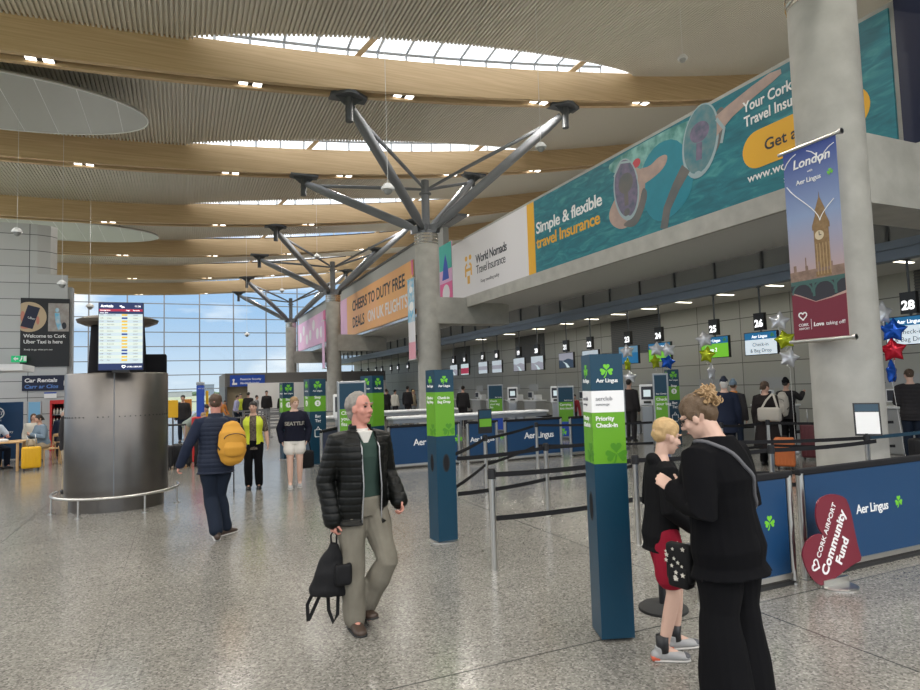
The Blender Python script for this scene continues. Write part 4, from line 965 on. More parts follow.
    for s_ in 'lr':
        arm(bm, s_, 0); leg(bm, s_, 0)
        d = (J[s_+'w']-J[s_+'e']); hd = (lhd if s_ == 'l' else rhd) or d; th = (lth if s_ == 'l' else rth) or (0, 1, 0)
        hand_shape(bm, J[s_+'w'], hd, th, curl*(1 if s_ == 'l' else -1), 1.0)
        f = V((0, .20, -.045)); f = Quaternion((0, 0, 1), R(toe_l if s_ == 'l' else toe_r)) @ f
        tube(bm, [J[s_+'a'], J[s_+'a'] + f*.5 + V((0, 0, -.02))], [.038, .03], 10, 'round')
    body = blob('body', bm, vox, skin, t, 2)
    if face:
        for sx in (-1, 1):
            a = BM(); ell(a, (sx*.031, .0775, .012), (.0125, .009, .0065), HM); obj('eye', a, 'eye_dark', t, True)
            a = BM(); ell(a, (sx*.032, .089, .034), (.018, .006, .0035), HM @ Matrix.Rotation(-sx*.12, 4, 'Y')); obj('eyebrow', a, hair[1], t, True)
        a = BM(); ell(a, (0, .0905, -.054), (.021, .006, .0055), HM); obj('mouth', a, 'lips', t, True)
    # ---- hair
    st_, hm = hair; hb = BM(); hv = max(.007, vox*.8)
    if st_ == 'short':
        ell(hb, (0, -.015, .058), (.080, .092, .076), HM, 20, 14); ell(hb, (0, -.046, .018), (.070, .056, .066), HM)
        for sx in (-1, 1): ell(hb, (sx*.068, .018, .04), (.012, .025, .035), HM)
    elif st_ == 'balding':
        ell(hb, (0, -.046, .030), (.080, .068, .078), HM, 20, 14); ell(hb, (0, -.05, -.03), (.068, .05, .06), HM)
        for sx in (-1, 1): ell(hb, (sx*.069, -.012, .035), (.013, .036, .036), HM)
        ell(hb, (0, -.018, .056), (.0735, .082, .070), HM, 20, 14)
    elif st_ == 'bun':
        ell(hb, (0, -.014, .053), (.081, .092, .080), HM, 20, 14); ell(hb, (0, -.055, .015), (.072, .055, .075), HM); [ell(hb, (sx*.070, .012, .03), (.014, .035, .045), HM) for sx in (-1, 1)]
    elif st_ == 'long':
        ell(hb, (0, -.024, .048), (.084, .094, .084), HM, 20, 14); tube(hb, [HM @ V((0, -.05, .03)), HM @ V((0, -.065, -.06)), HM @ V((0, -.06, -.13))], [(.08, .055), (.082, .045), (.07, .03)], 16, 'round', ref=HM.to_3x3() @ V((1, 0, 0)))
        for sx in (-1, 1): ell(hb, (sx*.075, .0, -.01), (.016, .035, .07), HM)
    elif st_ == 'tied':
        ell(hb, (0, -.012, .055), (.081, .092, .080), HM, 20, 14); ell(hb, (0, -.05, .0), (.070, .05, .065), HM); [ell(hb, (sx*.070, .02, .02), (.014, .03, .05), HM) for sx in (-1, 1)]; tube(hb, [HM @ V((0, -.10, .02)), HM @ V((0, -.13, -.04))], [.03, .02], 10, 'round')
    if st_ != 'none':
        ho = blob('hair', hb, hv, hm, t, 1, post=folds(.006, 45))
    else: hb.free()
    # ---- clothes
    def shoe(s_, m_, big=1.14):
        bm = BM(); a = J[s_+'a']; f = V((0, 1, 0)); yaw = R(toe_l if s_ == 'l' else toe_r); lift = R(liftl if s_ == 'l' else liftr)
        mt = Matrix.Translation(a) @ Matrix.Rotation(yaw, 4, 'Z') @ Matrix.Rotation(-lift, 4, 'X')
        tube(bm, [mt @ V(p) for p in ((0, -.055, -.045), (0, -.01, -.035), (0, .07, -.045), (0, .14, -.055), (0, .175, -.058))], [(.034*big, .042), (.038*big, .050), (.043*big, .040), (.044*big, .030), (.036*big, .024)], 14, 'round', ref=mt.to_3x3() @ V((1, 0, 0)))
        tube(bm, [mt @ V((0, -.02, .02)), mt @ V((0, -.02, -.05))], [.044, .044], 12, 'flat')
        so = blob('shoe', bm, max(.007, vox*.7), m_[0], t, 2)
        b2 = BM(); pts = [mt @ V(p) for p in ((0, -.075, -.078), (0, 0, -.078), (0, .09, -.078), (0, .16, -.078), (0, .195, -.076))]
        tube(b2, pts, [(.036*big, .009), (.042*big, .009), (.047*big, .009), (.046*big, .009), (.030*big, .009)], 12, 'flat', ref=mt.to_3x3() @ V((1, 0, 0))); obj('sole', b2, m_[1], so, True)
        return so
    shoes = shoes if isinstance(shoes, tuple) else (shoes, 'rubber')
    sl, sr = shoe('l', shoes), shoe('r', shoes)
    P = dict(root=t, J=J, B=B, HM=HM, sc=sc, torso=torso_shape, arm=arm, leg=leg, vox=vox, shoes=(sl, sr), body=body)
    if bottom:
        k = bottom['kind']; bm = BM(); fl = bottom.get('flare', .012); inf = bottom.get('infl', .012)
        rr = [(z_, a, b, y) for z_, a, b, y in TORSO if z_ <= 1.01]
        tube(bm, [B((0, y, z_)) for z_, a, b, y in rr], [(a*bx+inf, b*bx+inf) for z_, a, b, y in rr], 20, 'flat', ref=(1, 0, 0))
        to = {'trousers': bottom.get('to', .97), 'shorts': bottom.get('to', .36)}[k]
        for s_ in 'lr': leg(bm, s_, inf, to, fl)
        P['bottom'] = blob('trousers' if k == 'trousers' else 'shorts', bm, vox, bottom['m'], t, 2, post=folds(bottom.get('fold', .006), 9))
    if top:
        bm = BM(); inf = top.get('infl', .016); z0 = top.get('z0', .84)
        torso_shape(bm, inf, z0, top.get('z1', 1.49), top.get('wide', 1), top.get('hem', 0), top.get('belly', 0))
        if top.get('sleeve', 1) > 0:
            for s_ in 'lr': arm(bm, s_, top.get('ainfl', inf*.8), .55 + .45*top['sleeve'] if top.get('sleeve', 1) > .5 else top['sleeve'], top.get('cuff', .004))
        if top.get('collar'): tube(bm, [B((0, -.012, 1.46)), B((0, -.006, 1.46 + top['collar']))], [(.080, .076), (.070, .066)], 18, 'flat', ref=(1, 0, 0))
        P['top'] = blob(top.get('name', 'jacket'), bm, vox, top['m'], t, 2, post=top.get('post') or folds(top.get('fold', .006), 8, 3))
    return P
def wp(P, p):
    """point of a person in the world"""
    t = P['root']; return Matrix.Translation(t.location) @ Matrix.Rotation(t.rotation_euler.z, 4, 'Z') @ (V(p)*P['sc'])
for n_, c_ in dict(hair_brown=(.07, .04, .022), hair_grey=(.23, .21, .185), hair_white=(.60, .58, .55), hair_blond=(.50, .33, .15), hair_fair=(.30, .19, .09), hair_dark=(.015, .012, .010), hair_ginger=(.16, .07, .03), hair_bun=(.10, .06, .03), hair_curl=(.36, .23, .11)).items(): mat(n_, c_, .55, bump=(140, .5))
mat('puffer_black', (.004, .0045, .004), .42); mat('sweater_green', (.035, .06, .05), .85); mat('shirt_white', (.62, .60, .56), .7); mat('khaki', (.19, .175, .14), .85, noise=(14, .2, (.165, .15, .12))); mat('brown_leather', (.055, .035, .025), .5)
mat('zip', (.35, .35, .36), .4, .6)
mat('black_knit', (.004, .004, .005), .95); mat('black_trouser', (.005, .005, .006), .9); mat('hoodie_black', (.008, .008, .009), .9)
mat('navy_cloth', (.018, .024, .045), .8); mat('navy_quilt', (.020, .026, .045), .5); mat('navy_trouser', (.014, .020, .034), .8); mat('hi_vis', (.55, .62, .03), .55); mat('brown_pattern', (.16, .13, .10), .8, noise=(40, .12, (.05, .04, .035)))
mat('sweat_navy', (.012, .013, .024), .85); mat('shorts_white', (.72, .68, .62), .75); mat('trainer_grey', (.33, .33, .33), .6); mat('trainer_sole', (.55, .53, .50), .6); mat('red_short', (.28, .012, .03), .7); mat('yellow_stripe', (.68, .55, .10), .7); mat('orange_sole', (.55, .10, .05), .6)
mat('mustard', (.56, .27, .025), .7); mat('denim', (.17, .23, .29), .85); mat('pale_shirt', (.50, .58, .68), .8); mat('cream', (.60, .57, .50), .8); mat('beige', (.36, .29, .20), .8); mat('dark_coat', (.022, .018, .018), .85); mat('grey_green', (.24, .28, .25), .8); mat('lilac_shirt', (.38, .38, .58), .8); mat('grey_cloth', (.28, .29, .31), .8); mat('pink_cloth', (.60, .12, .32), .7); mat('orange_cloth', (.60, .22, .04), .7); mat('canvas_bag', (.42, .39, .34), .8); mat('bag_black', (.012, .012, .013), .6); mat('red_coat', (.30, .02, .03), .7); mat('suit_dark', (.03, .028, .03), .8)

for n_ in ('puffer_black',): M[n_].node_tree.nodes['Principled BSDF'].inputs['Specular IOR Level'].default_value = .22
for n_ in 'sweater_green shirt_white khaki black_knit black_trouser hoodie_black navy_cloth navy_trouser brown_pattern sweat_navy denim dark_coat grey_green grey_cloth suit_dark bag_black red_short navy_quilt black_matt belt'.split(): M[n_].node_tree.nodes['Principled BSDF'].inputs['Specular IOR Level'].default_value = .12
# ---- the grey-haired man walking in the foreground
om = person('grey-haired man in open black quilted jacket, walking with a black bag in his hand', (1.285, 4.85), 172, 1.745, .0075, 'skin_ruddy',
    top=dict(m='sweater_green', infl=.010, z0=.92, z1=1.49, sleeve=0, name='sweater'), bottom=dict(kind='trousers', m='khaki', infl=.026, flare=.024, to=1.0, fold=.014),
    shoes=('brown_leather', 'rubber'), hair=('balding', 'hair_grey'), rk=(.10, .05, .49), ra=(.09, .03, .085), lk=(-.14, .15, .50), la=(-.03, -.07, .105), liftl=-16, toe_l=2, toe_r=-4,
    re=(.275, -.05, 1.12), rw=(.245, .03, .84), le=(-.255, -.06, 1.14), lw=(-.27, .12, .94), lhd=(-.02, .5, -.8), rhd=(0, .02, -1), rth=(-.2, 1, 0), head=(27, 2), hs=1.11, curl=1.1, build=1.08)
def open_jacket(P, m, label=None, z0=.80, infl=.040, puffing=(.056, .006), gapf=lambda z: .075 + .02*max(0, 1.2-z), x0=lambda z: -.02, sleeve=1.0, name='jacket', collar=.09, ainfl=.030, belly=.03, zips='zip', vox=None):
    bm = BM(); P['torso'](bm, infl, z0, 1.49, 1.0, .03, belly)
    if sleeve > 0:
        for s_ in 'lr': P['arm'](bm, s_, ainfl, .55 + .45*sleeve if sleeve > .5 else sleeve, .008)
    if collar: tube(bm, [P['B']((0, -.014, 1.44)), P['B']((0, -.01, 1.46 + collar))], [(.105, .095), (.092, .085)], 20, 'flat', ref=(1, 0, 0))
    post = [folds(.010, 7, 5)] + ([puff(*puffing)] if puffing else []) + [open_front(x0, gapf, .02)]
    o = blob(name, bm, vox or P['vox'], m, P['root'], 2, post=post, label=label)
    # the neck hole: open the flat top of the collar
    b = BM(); b.from_mesh(o.data); kill = [f for f in b.faces if f.calc_center_median().z > 1.455 + collar - .004 and f.normal.z > .6 and abs(f.calc_center_median().x) < .12]; bmesh.ops.delete(b, geom=kill, context='FACES'); b.to_mesh(o.data); b.free()
    sd = o.modifiers.new('thickness', 'SOLIDIFY'); sd.thickness = .012; sd.offset = -1
    return o
jk = open_jacket(om, 'puffer_black')
for sx in (-1, 1):
    zb_ = BM(); pts = []
    for k in range(10):
        z_ = .80 + k*.072; g_ = .075 + .02*max(0, 1.2-z_); a_, b_ = .165*1.06+.036, .115*1.06+.042 + .03*math.exp(-((z_-1.08)/.14)**2)
        if z_ > 1.40: a_, b_ = .12+.03, .10+.0
        x_c = -.02 + sx*g_; pts.append(V((x_c, b_*math.sqrt(max(.05, 1-(x_c/a_)**2))+.004, z_)))
    tube(zb_, pts, .006, 6); obj('zip', zb_, 'zip', jk, True)
bm = BM(); tube(bm, [om['B']((0, -.012, 1.44)), om['B']((0, 0.0, 1.525))], [(.080, .080), (.066, .066)], 20, 'flat', ref=(1, 0, 0)); prism(bm, [(-.062, 1.50), (.062, 1.50), (.004, 1.375), (-.004, 1.375)], .060, .113, N=(0, 1, 0)); blob('shirt_collar', bm, .007, 'shirt_white', om['root'], 1)
# his black drawstring rucksack
for so in om['shoes']: so.scale = (1.0, 1.0, 1.0)
hw = wp(om, om['J']['rw'] + V((0, .01, -.10)))
bg_ = thing('rucksack', (hw.x, hw.y, 0), R(-8), 'small black rucksack hanging by its loop from the grey-haired man\'s hand', 'bag')
zt = hw.z
bm = BM(); tube(bm, [(0, 0, zt-.07), (-.015, 0, zt-.16), (-.035, 0, zt-.28), (-.05, 0, zt-.40), (-.055, 0, zt-.44)], [(.035, .03), (.072, .05), (.108, .075), (.140, .085), (.138, .08)], 18, 'flat', ref=(1, 0, 0)); rbox(bm, .0, .12, -.11, -.05, zt-.36, zt-.2, .02)
rb = blob('bag_body', bm, .008, 'bag_black', bg_, 2, post=folds(.016, 14, 8))
bm = BM(); tube(bm, [(-.018, 0, zt-.09), (-.022, 0, zt-.01), (0, 0, zt+.025), (.022, 0, zt-.01), (.018, 0, zt-.09)], (.009, .004) and [.007]*5, 8); obj('loop_handle', bm, 'bag_black', bg_, True)
for pts in ([(-.15, 0, zt-.40), (-.20, .01, zt-.50), (-.195, .01, zt-.62), (-.185, .01, zt-.60), (-.11, 0, zt-.44)], [(-.05, 0, zt-.44), (-.045, .02, zt-.56), (-.01, .02, zt-.66), (.02, .02, zt-.60), (.025, 0, zt-.44)]):
    bm = BM(); ribbon(bm, pts, .026, .004, up=(1, 0, .35)); obj('shoulder_strap', bm, 'bag_black', bg_)
bm = BM(); cyl(bm, (-.15, -.0, zt-.385), (-.15, -.02, zt-.385), .014); obj('buckle', bm, 'zip', bg_, True)

# ---- woman in black, back to the camera
wb = person('tall woman in black tunic and trousers with curly tied-up hair, back to the camera', (2.725, 2.60), 348, 1.71, .0075, 'skin_pale',
    top=dict(m='black_knit', infl=.042, z0=.78, hem=.022, sleeve=1, ainfl=.036, cuff=.014, z1=1.53, name='tunic', fold=.012), bottom=dict(kind='trousers', m='black_trouser', infl=.035, flare=.075, to=.99, fold=.012),
    shoes=('black', 'rubber'), hair=('bun', 'hair_bun'), lean=5, head=(26, -24), hs=1.07, build=1.16, fem=True, le=(-.285, -.05, 1.16), lw=(-.13, .20, 1.21), lhd=(-.35, .6, .55), lth=(.2, .2, 1), curl=.35, re=(.29, .02, 1.16), rw=(.14, .26, 1.15), rth=(-1, .3, .2), lk=(-.105, .0, .49), rk=(.105, .0, .49))
HMw = wb['HM']
bm = BM(); ell(bm, (0, -.098, .078), (.052, .045, .050), HMw, 16, 10); blob('bun', bm, .007, 'hair_fair', wb['root'], 1, post=folds(.012, 50))
for q in range(90):      # curls piled on the crown
    a_ = random.uniform(0, 2*PI); r_ = random.uniform(.02, .058); c = V((math.cos(a_)*r_, -.094 + random.uniform(-.035, .04), .072 + math.sin(a_)*r_))
    bm = BM(); n = 9; ax = V((random.uniform(-1, 1), random.uniform(-1, 1), random.uniform(-.6, .6))).normalized(); x_, y_ = frame_of(ax); rr = random.uniform(.007, .015)
    tube(bm, [HMw @ (c + (x_*math.cos(2*PI*k/n*1.1) + y_*math.sin(2*PI*k/n*1.1))*rr + ax*.004*k) for k in range(n+1)], random.uniform(.004, .007), 6, 'round'); obj('curl', bm, 'hair_curl' if q % 2 else 'hair_fair', wb['root'], True)
gl = BM()
for sx in (-1, 1):
    tube(gl, [HMw @ V((sx*.034 + .026*math.cos(t_), .098 - abs(.004*math.cos(t_)), .010 + .019*math.sin(t_))) for t_ in (2*PI*k/14 for k in range(15))], .0028, 6)
    tube(gl, [HMw @ V((sx*.060, .094, .016)), HMw @ V((sx*.077, .05, .018)), HMw @ V((sx*.080, -.01, .014))], .0028, 6)
tube(gl, [HMw @ V((-.010, .099, .014)), HMw @ V((.010, .099, .014))], .0028, 6)
obj('glasses', gl, 'black', wb['root'], True, label='black-rimmed glasses')
# her cross-body bag
def wpt(p): return wp(wb, p)
cb_ = thing('shoulder_bag', tuple(wpt((-.05, .27, 0)).xy) + (0,), wb['root'].rotation_euler.z, 'black bag with pale star pattern on a grey strap, hanging before the woman in black', 'bag')
inv = Matrix.Rotation(-wb['root'].rotation_euler.z, 4, 'Z') @ Matrix.Translation(-V(cb_.location))
bm = BM(); rbox(bm, -.035, .035, -.085, .085, .66, .88, .025, 3); rbox(bm, -.045, .045, -.07, .07, .63, .76, .025, 3); obj('bag_body', bm, 'bag_black', cb_, 'auto')
stars = []
for q in range(16):
    cu, cv = random.uniform(-.07, .07), random.uniform(.68, .86); s_ = random.uniform(.008, .016)
    stars.append([(cu + s_*(1 if k % 2 == 0 else .45)*math.sin(PI*k/5), cv + s_*(1 if k % 2 == 0 else .45)*math.cos(PI*k/5)) for k in range(10)])
flat(cb_, stars, 'cream', .0455, 'left', name='star_pattern'); flat(cb_, stars, 'cream', .0455, 'right', name='star_pattern')
mat('strap_grey', (.10, .10, .11), .7)
from mathutils.bvhtree import BVHTree
tb = BVHTree.FromPolygons([v.co.copy() for v in wb['top'].data.vertices], [tuple(p.vertices) for p in wb['top'].data.polygons])
stp = [(-.10, .03, 1.50), (-.085, -.06, 1.47), (-.03, -.2, 1.40), (.04, -.2, 1.33), (.11, -.2, 1.25), (.18, -.18, 1.17), (.22, -.05, 1.09), (.22, .1, 1.03), (.14, .3, .98), (.0, .3, .94)]
sp2 = []
for k in range(len(stp)-1):
    for f in (0, .25, .5, .75):
        p = V(stp[k]).lerp(V(stp[k+1]), f); ax = wb['B']((0, 0, p.z-.05)); q = wb['B'](p); o_ = q + (q-ax).normalized()*.4
        hit = tb.ray_cast(o_, (ax-o_).normalized())
        if hit[0] is not None and (hit[0]-q).length < .25: sp2.append(hit[0] + hit[1]*.006)
sp2 = sp2 + [V((-.05, .27, .88))]
bm = BM(); tube(bm, [inv @ wpt(p) for p in sp2], .011, 8); obj('strap', bm, 'strap_grey', cb_, True)

# ---- the boy
by = person('fair-haired boy in black hoodie and red shorts beside the woman in black', (2.955, 3.37), 112, 1.50, .0075, 'skin_pale',
    top=dict(m='hoodie_black', infl=.030, z0=.80, hem=.01, sleeve=1, ainfl=.022, cuff=.006, name='hoodie'), bottom=dict(kind='shorts', m='red_short', infl=.020, flare=.028, to=.33),
    shoes=('trainer_grey', 'trainer_sole'), hair=('short', 'hair_blond'), hs=1.16, build=.92, head=(6, -12), lean=3, rk=(.10, .03, .49), ra=(.10, -.07, .085), lk=(-.10, .13, .50), la=(-.10, .10, .085), toe_r=-6, toe_l=8,
    re=(.235, -.02, 1.14), rw=(.16, .18, 1.0), le=(-.235, -.02, 1.14), lw=(-.14, .2, 1.02), lth=(1, 0, 0), rth=(-1, 0, 0), curl=.8)
for s_ in 'lr':
    a = BM(); q = by['J'][s_+'a']; tube(a, [q + V((0, -.0, .10)), q + V((0, -.005, .03)), q + V((0, 0, -.02))], [.052, .047, .048], 14); obj('sock', a, 'black', by['root'], True)
for s_, sh in zip('lr', by['shoes']):
    a = BM(); mt = Matrix.Translation(by['J'][s_+'a']) @ Matrix.Rotation(R(8 if s_ == 'l' else -6), 4, 'Z'); rbox(a, -.037, .037, -.092, -.03, -.083, -.045, .012, 2, mt); obj('heel', a, 'orange_sole', sh, True)
    a = BM(); ell(a, (0, .165, -.05), (.043, .035, .022), mt); obj('toe_cap', a, 'steel_dark', sh, True)
a = BM()
for sx, s_ in ((1, 'r'), (-1, 'l')):
    h0, k0 = by['J'][s_+'h'], by['J'][s_+'k']; p = [h0.lerp(k0, f) + V((sx*(.135 - .02*0 + .0), .005, 0)) for f in (.3, .5, .68)]
    ribbon(a, p, .05, .012, up=(0, 1, 0))
obj('side_stripe', a, 'yellow_stripe', by['bottom'])
bm = BM(); tube(bm, [by['B']((0, -.05, 1.46)), by['B']((0, -.075, 1.50))], [(.10, .06), (.085, .05)], 14, 'round', ref=(1, 0, 0)); blob('hood', bm, .008, 'hoodie_black', by['root'], 2)

# ---- man with the mustard rucksack, walking away
wm = person('man in navy quilted gilet with mustard rucksack walking away', (.40, 8.62), -8, 1.78, .010, 'skin_ruddy', top=dict(m='navy_cloth', infl=.020, z0=.84, sleeve=1, ainfl=.020, name='jumper'), bottom=dict(kind='trousers', m='navy_trouser', infl=.022, flare=.022, to=.975, fold=.012),
    shoes=('brown_leather', 'trainer_sole'), hair=('short', 'hair_brown'), rk=(.06, .10, .50), ra=(.13, .10, .085), toe_r=-55, lk=(-.05, .04, .49), la=(-.02, -.16, .11), liftl=-20, le=(-.32, -.03, 1.17), lw=(-.40, .06, .93), re=(.26, .02, 1.15), rw=(.2, .2, 1.02), head=(-12, 0), build=1.12, curl=.9)
bm = BM(); wm['torso'](bm, .036, .80, 1.49, 1, .01, .02); tube(bm, [wm['B']((0, -.012, 1.45)), wm['B']((0, -.006, 1.54))], [(.095, .090), (.082, .078)], 18, 'flat', ref=(1, 0, 0)); blob('gilet', bm, .010, 'navy_quilt', wm['root'], 2, post=[folds(.008, 6), puff(.055, .009)])
def backpack(P, m, label, w_=.17, h=.50, d=.13, zc=1.20, dx=0, dy=-.25, dark='black', pocket=True, dz=0):
    o = wp(P, (dx, dy, 0)); t = thing('backpack', (o.x, o.y, 0), P['root'].rotation_euler.z, label, 'bag')
    k = P['sc']; b_ = BM(); z0 = (zc-h/2)*k; z1 = (zc+h/2)*k
    tube(b_, [(0, 0, z0), (0, 0, z0+.06), (0, 0, z0+h*.5*k), (0, .01, z1-.08), (0, .02, z1-.01)], [(w_*.86, d*.8), (w_, d), (w_, d), (w_*.92, d*.9), (w_*.6, d*.55)], 20, 'round', ref=(1, 0, 0))
    obj_ = blob('bag_body', b_, .012, m, t, 3, post=folds(.010, 10, 4))
    if pocket:
        b_ = BM(); tube(b_, [(0, -d*.8, z0+.05), (0, -d*.85, z0+h*.32*k), (0, -d*.75, z0+h*.48*k)], [(w_*.7, .05), (w_*.75, .055), (w_*.6, .035)], 16, 'round', ref=(1, 0, 0)); blob('front_pocket', b_, .012, m, t, 2)
        b_ = BM(); tube(b_, [(w_*.72*math.cos(q), -d-.015, z0+h*.62*k + .06*math.sin(q)) for q in (PI*i/10 for i in range(11))], .006, 6); obj('zip', b_, dark, t, True)
    b_ = BM(); tube(b_, [(-.05, .03, z1), (-.04, .05, z1+.05), (.04, .05, z1+.05), (.05, .03, z1)], .011, 8); obj('haul_loop', b_, dark, t, True)
    b_ = BM(); rbox(b_, -w_*.8, w_*.8, d*.78, d*.96, z0+.02, z1-.06, .015); obj('back_pad', b_, dark, t)
    for sx in (-1, 1):
        b_ = BM(); ribbon(b_, [(sx*w_*.5, d*.8, z1-.08), (sx*w_*.62, d*.8+.12, z1+.02), (sx*w_*.7, d*.8+.22, z1-.03)], .045, .012, up=(0, 1, .4)); obj('shoulder_strap', b_, dark, t)
    for sx in (-1, 1):
        b_ = BM(); ribbon(b_, [(sx*w_*.9, -d*.45, z0+.1), (sx*w_*1.02, 0, z0+.14), (sx*w_*.9, d*.7, z0+.16)], .022, .006); obj('side_strap', b_, dark, t)
    return t
backpack(wm, 'mustard', 'mustard yellow rucksack on the back of the man in the navy gilet', .175, .37, .14, 1.19, .15, -.235)

# ---- woman in the hi-vis vest with a stick, woman in the navy sweatshirt
yv = person('woman in yellow hi-vis vest and black trousers walking towards the camera', (1.25, 12.5), 190, 1.62, .012, 'skin', top=dict(m='brown_pattern', infl=.016, z0=.80, sleeve=.42, ainfl=.016, name='top'), bottom=dict(kind='trousers', m='black_trouser', infl=.020, flare=.020, to=.975), shoes='black', hair=('short', 'hair_dark'), fem=True, head=(-12, 0), le=(-.25, -.02, 1.14), lw=(-.28, .05, .90), build=1.04, rw=(.25, .15, .95), rk=(.1, .06, .49), la=(-.1, -.05, .085))
open_jacket(yv, 'hi_vis', z0=.86, infl=.032, puffing=None, gapf=lambda z: .07, x0=lambda z: 0, sleeve=0, name='hi_vis_vest', collar=0, belly=0, vox=.012)
q = wp(yv, (.36, .24, 0)); stk = thing('walking_stick', (q.x, q.y, 0), 0, 'thin dark walking stick beside the woman in the hi-vis vest', 'stick'); a = BM(); tube(a, [(0, 0, 0), (0, 0, .84)], .011, 8); obj('shaft', a, 'black', stk, True); a = BM(); tube(a, [(0, 0, .84), (.0, .0, .87), (.05, 0, .885), (.09, 0, .87)], .012, 8, 'round'); obj('handle', a, 'black', stk, True); a = BM(); cyl(a, (0, 0, 0), (0, 0, .03), .016); obj('ferrule', a, 'rubber', stk)
sw_ = person('woman in navy lettered sweatshirt and white shorts walking towards the camera', (1.97, 12.25), 188, 1.68, .011, 'skin_pale', top=dict(m='sweat_navy', infl=.032, z0=.90, hem=.01, sleeve=1, ainfl=.028, name='sweatshirt'), bottom=dict(kind='shorts', m='shorts_white', infl=.020, flare=.026, to=.20), shoes=('trainer_grey', 'trainer_sole'), hair=('tied', 'hair_fair'), fem=True, build=1.14, head=(32, 0), le=(-.28, -.06, 1.15), lw=(-.24, -.02, .92), re=(.28, -.06, 1.15), rw=(.24, -.02, .92), rk=(.09, .06, .49), ra=(.09, .08, .085), la=(-.09, -.05, .085))
tb = BVHTree.FromPolygons([v.co.copy() for v in sw_['top'].data.vertices], [tuple(p.vertices) for p in sw_['top'].data.polygons])
tx = text(sw_['root'], 'SEATTLE', 0, 0, .098, 'cream', 0, 'back', 'CENTER', bold=.04)
for v in tx.data.vertices:
    p = V((-v.co.x*1.0, .4, 1.225 + v.co.y)); h_ = tb.ray_cast(p, V((0, -1, 0))); v.co = V((p.x, (h_[0].y if h_[0] is not None else .15) + .004, p.z))
tx.matrix_local = Matrix.Identity(4)
q = wp(sw_, (-.22, -.22, 0)); t = thing('holdall', (q.x, q.y, 0), R(10), 'dark bag hanging at knee height behind the woman in the navy sweatshirt', 'bag'); a = BM(); rbox(a, -.15, .15, -.09, .09, .32, .66, .05, 3); obj('bag_body', a, 'bag_black', t, 'auto'); a = BM(); tube(a, [(-.1, 0, .64), (-.07, 0, .82), (.0, 0, .88), (.07, 0, .82), (.1, 0, .64)], .012, 8); obj('handle', a, 'bag_black', t, True)

# ---- people at the desks on the right
bw = person('woman in long dark brown coat with pale shoulder bag at the check-in desks', (11.05, 9.3), 75, 1.70, .015, 'skin', top=dict(m='dark_coat', infl=.050, z0=.36, hem=.06, sleeve=1, ainfl=.036, name='coat'), bottom=dict(kind='trousers', m='black_trouser', infl=.02, flare=.02, to=.97), hair=('tied', 'hair_brown'), fem=True, build=1.12, head=(-20, 0), rw=(.2, .2, 1.0), face=False)
q = wp(bw, (.20, -.27, 0)); t = thing('shoulder_bag', (q.x, q.y, 0), R(-75), 'cream canvas shoulder bag of the woman in the long brown coat', 'bag'); a = BM(); rbox(a, -.24, .22, -.07, .07, .92, 1.20, .05, 3); obj('bag_body', a, 'canvas_bag', t, 'auto'); a = BM(); ribbon(a, [(-.16, 0, 1.18), (-.08, .04, 1.34), (.02, .10, 1.47)], .04, .01, up=(1, 0, 0)); ribbon(a, [(.16, 0, 1.18), (.10, .04, 1.34), (.04, .10, 1.47)], .04, .01, up=(1, 0, 0)); obj('strap', a, 'canvas_bag', t)
nc = person('man in dark navy coat and flat navy cap at the check-in desks', (10.55, 9.9), 40, 1.78, .015, 'skin_pale', top=dict(m='navy_cloth', infl=.036, z0=.66, hem=.03, sleeve=1, ainfl=.028), bottom=dict(kind='trousers', m='navy_trouser', infl=.02, flare=.02, to=.97), hair=('balding', 'hair_white'), build=1.1, face=False)
def cap(P, m, peak=True, name='cap', wool=False):
    b_ = BM(); tube(b_, [P['HM'] @ V((0, -.012, .055)), P['HM'] @ V((0, -.014, .10)), P['HM'] @ V((0, -.016, .132))], [(.084, .098), (.084, .098), (.055, .065)], 18, 'round', ref=P['HM'].to_3x3() @ V((1, 0, 0)))
    if peak: tube(b_, [P['HM'] @ V((0, .05, .062)), P['HM'] @ V((0, .13, .055)), P['HM'] @ V((0, .155, .05))], [(.075, .008), (.065, .008), (.03, .006)], 12, 'round', ref=P['HM'].to_3x3() @ V((1, 0, 0)))
    blob(name, b_, .011, m, P['root'], 2)
cap(nc, 'navy_quilt')
c2 = person('man in orange collared top and blue cap beyond the man in navy coat', (11.75, 10.75), 60, 1.72, .016, 'skin', top=dict(m='suit_dark', infl=.03, z0=.8, sleeve=1), bottom=dict(kind='trousers', m='navy_trouser', to=.97), hair=('short', 'hair_brown'), face=False); cap(c2, 'denim')
b_ = BM(); tube(b_, [c2['B']((0, -.01, 1.43)), c2['B']((0, -.01, 1.54))], [(.10, .10), (.085, .085)], 14); blob('scarf', b_, .012, 'orange_cloth', c2['root'], 2)
bp2 = person('person in dark jacket and black hat with grey backpack reaching to the desk', (13.5, 10.75), 80, 1.72, .015, 'skin', top=dict(m='suit_dark', infl=.034, z0=.80, sleeve=1, ainfl=.026), bottom=dict(kind='trousers', m='black_trouser', infl=.02, flare=.015, to=.97), shoes=('trainer_sole', 'trainer_sole'), hair=('short', 'hair_dark'), re=(.22, .22, 1.30), rw=(.15, .48, 1.42), le=(-.22, .2, 1.22), lw=(-.15, .42, 1.25), face=False); cap(bp2, 'black_matt', False, 'hat')
backpack(bp2, 'canvas_bag', 'grey canvas backpack on the person in the black hat', .15, .48, .11, 1.18, 0, -.22)
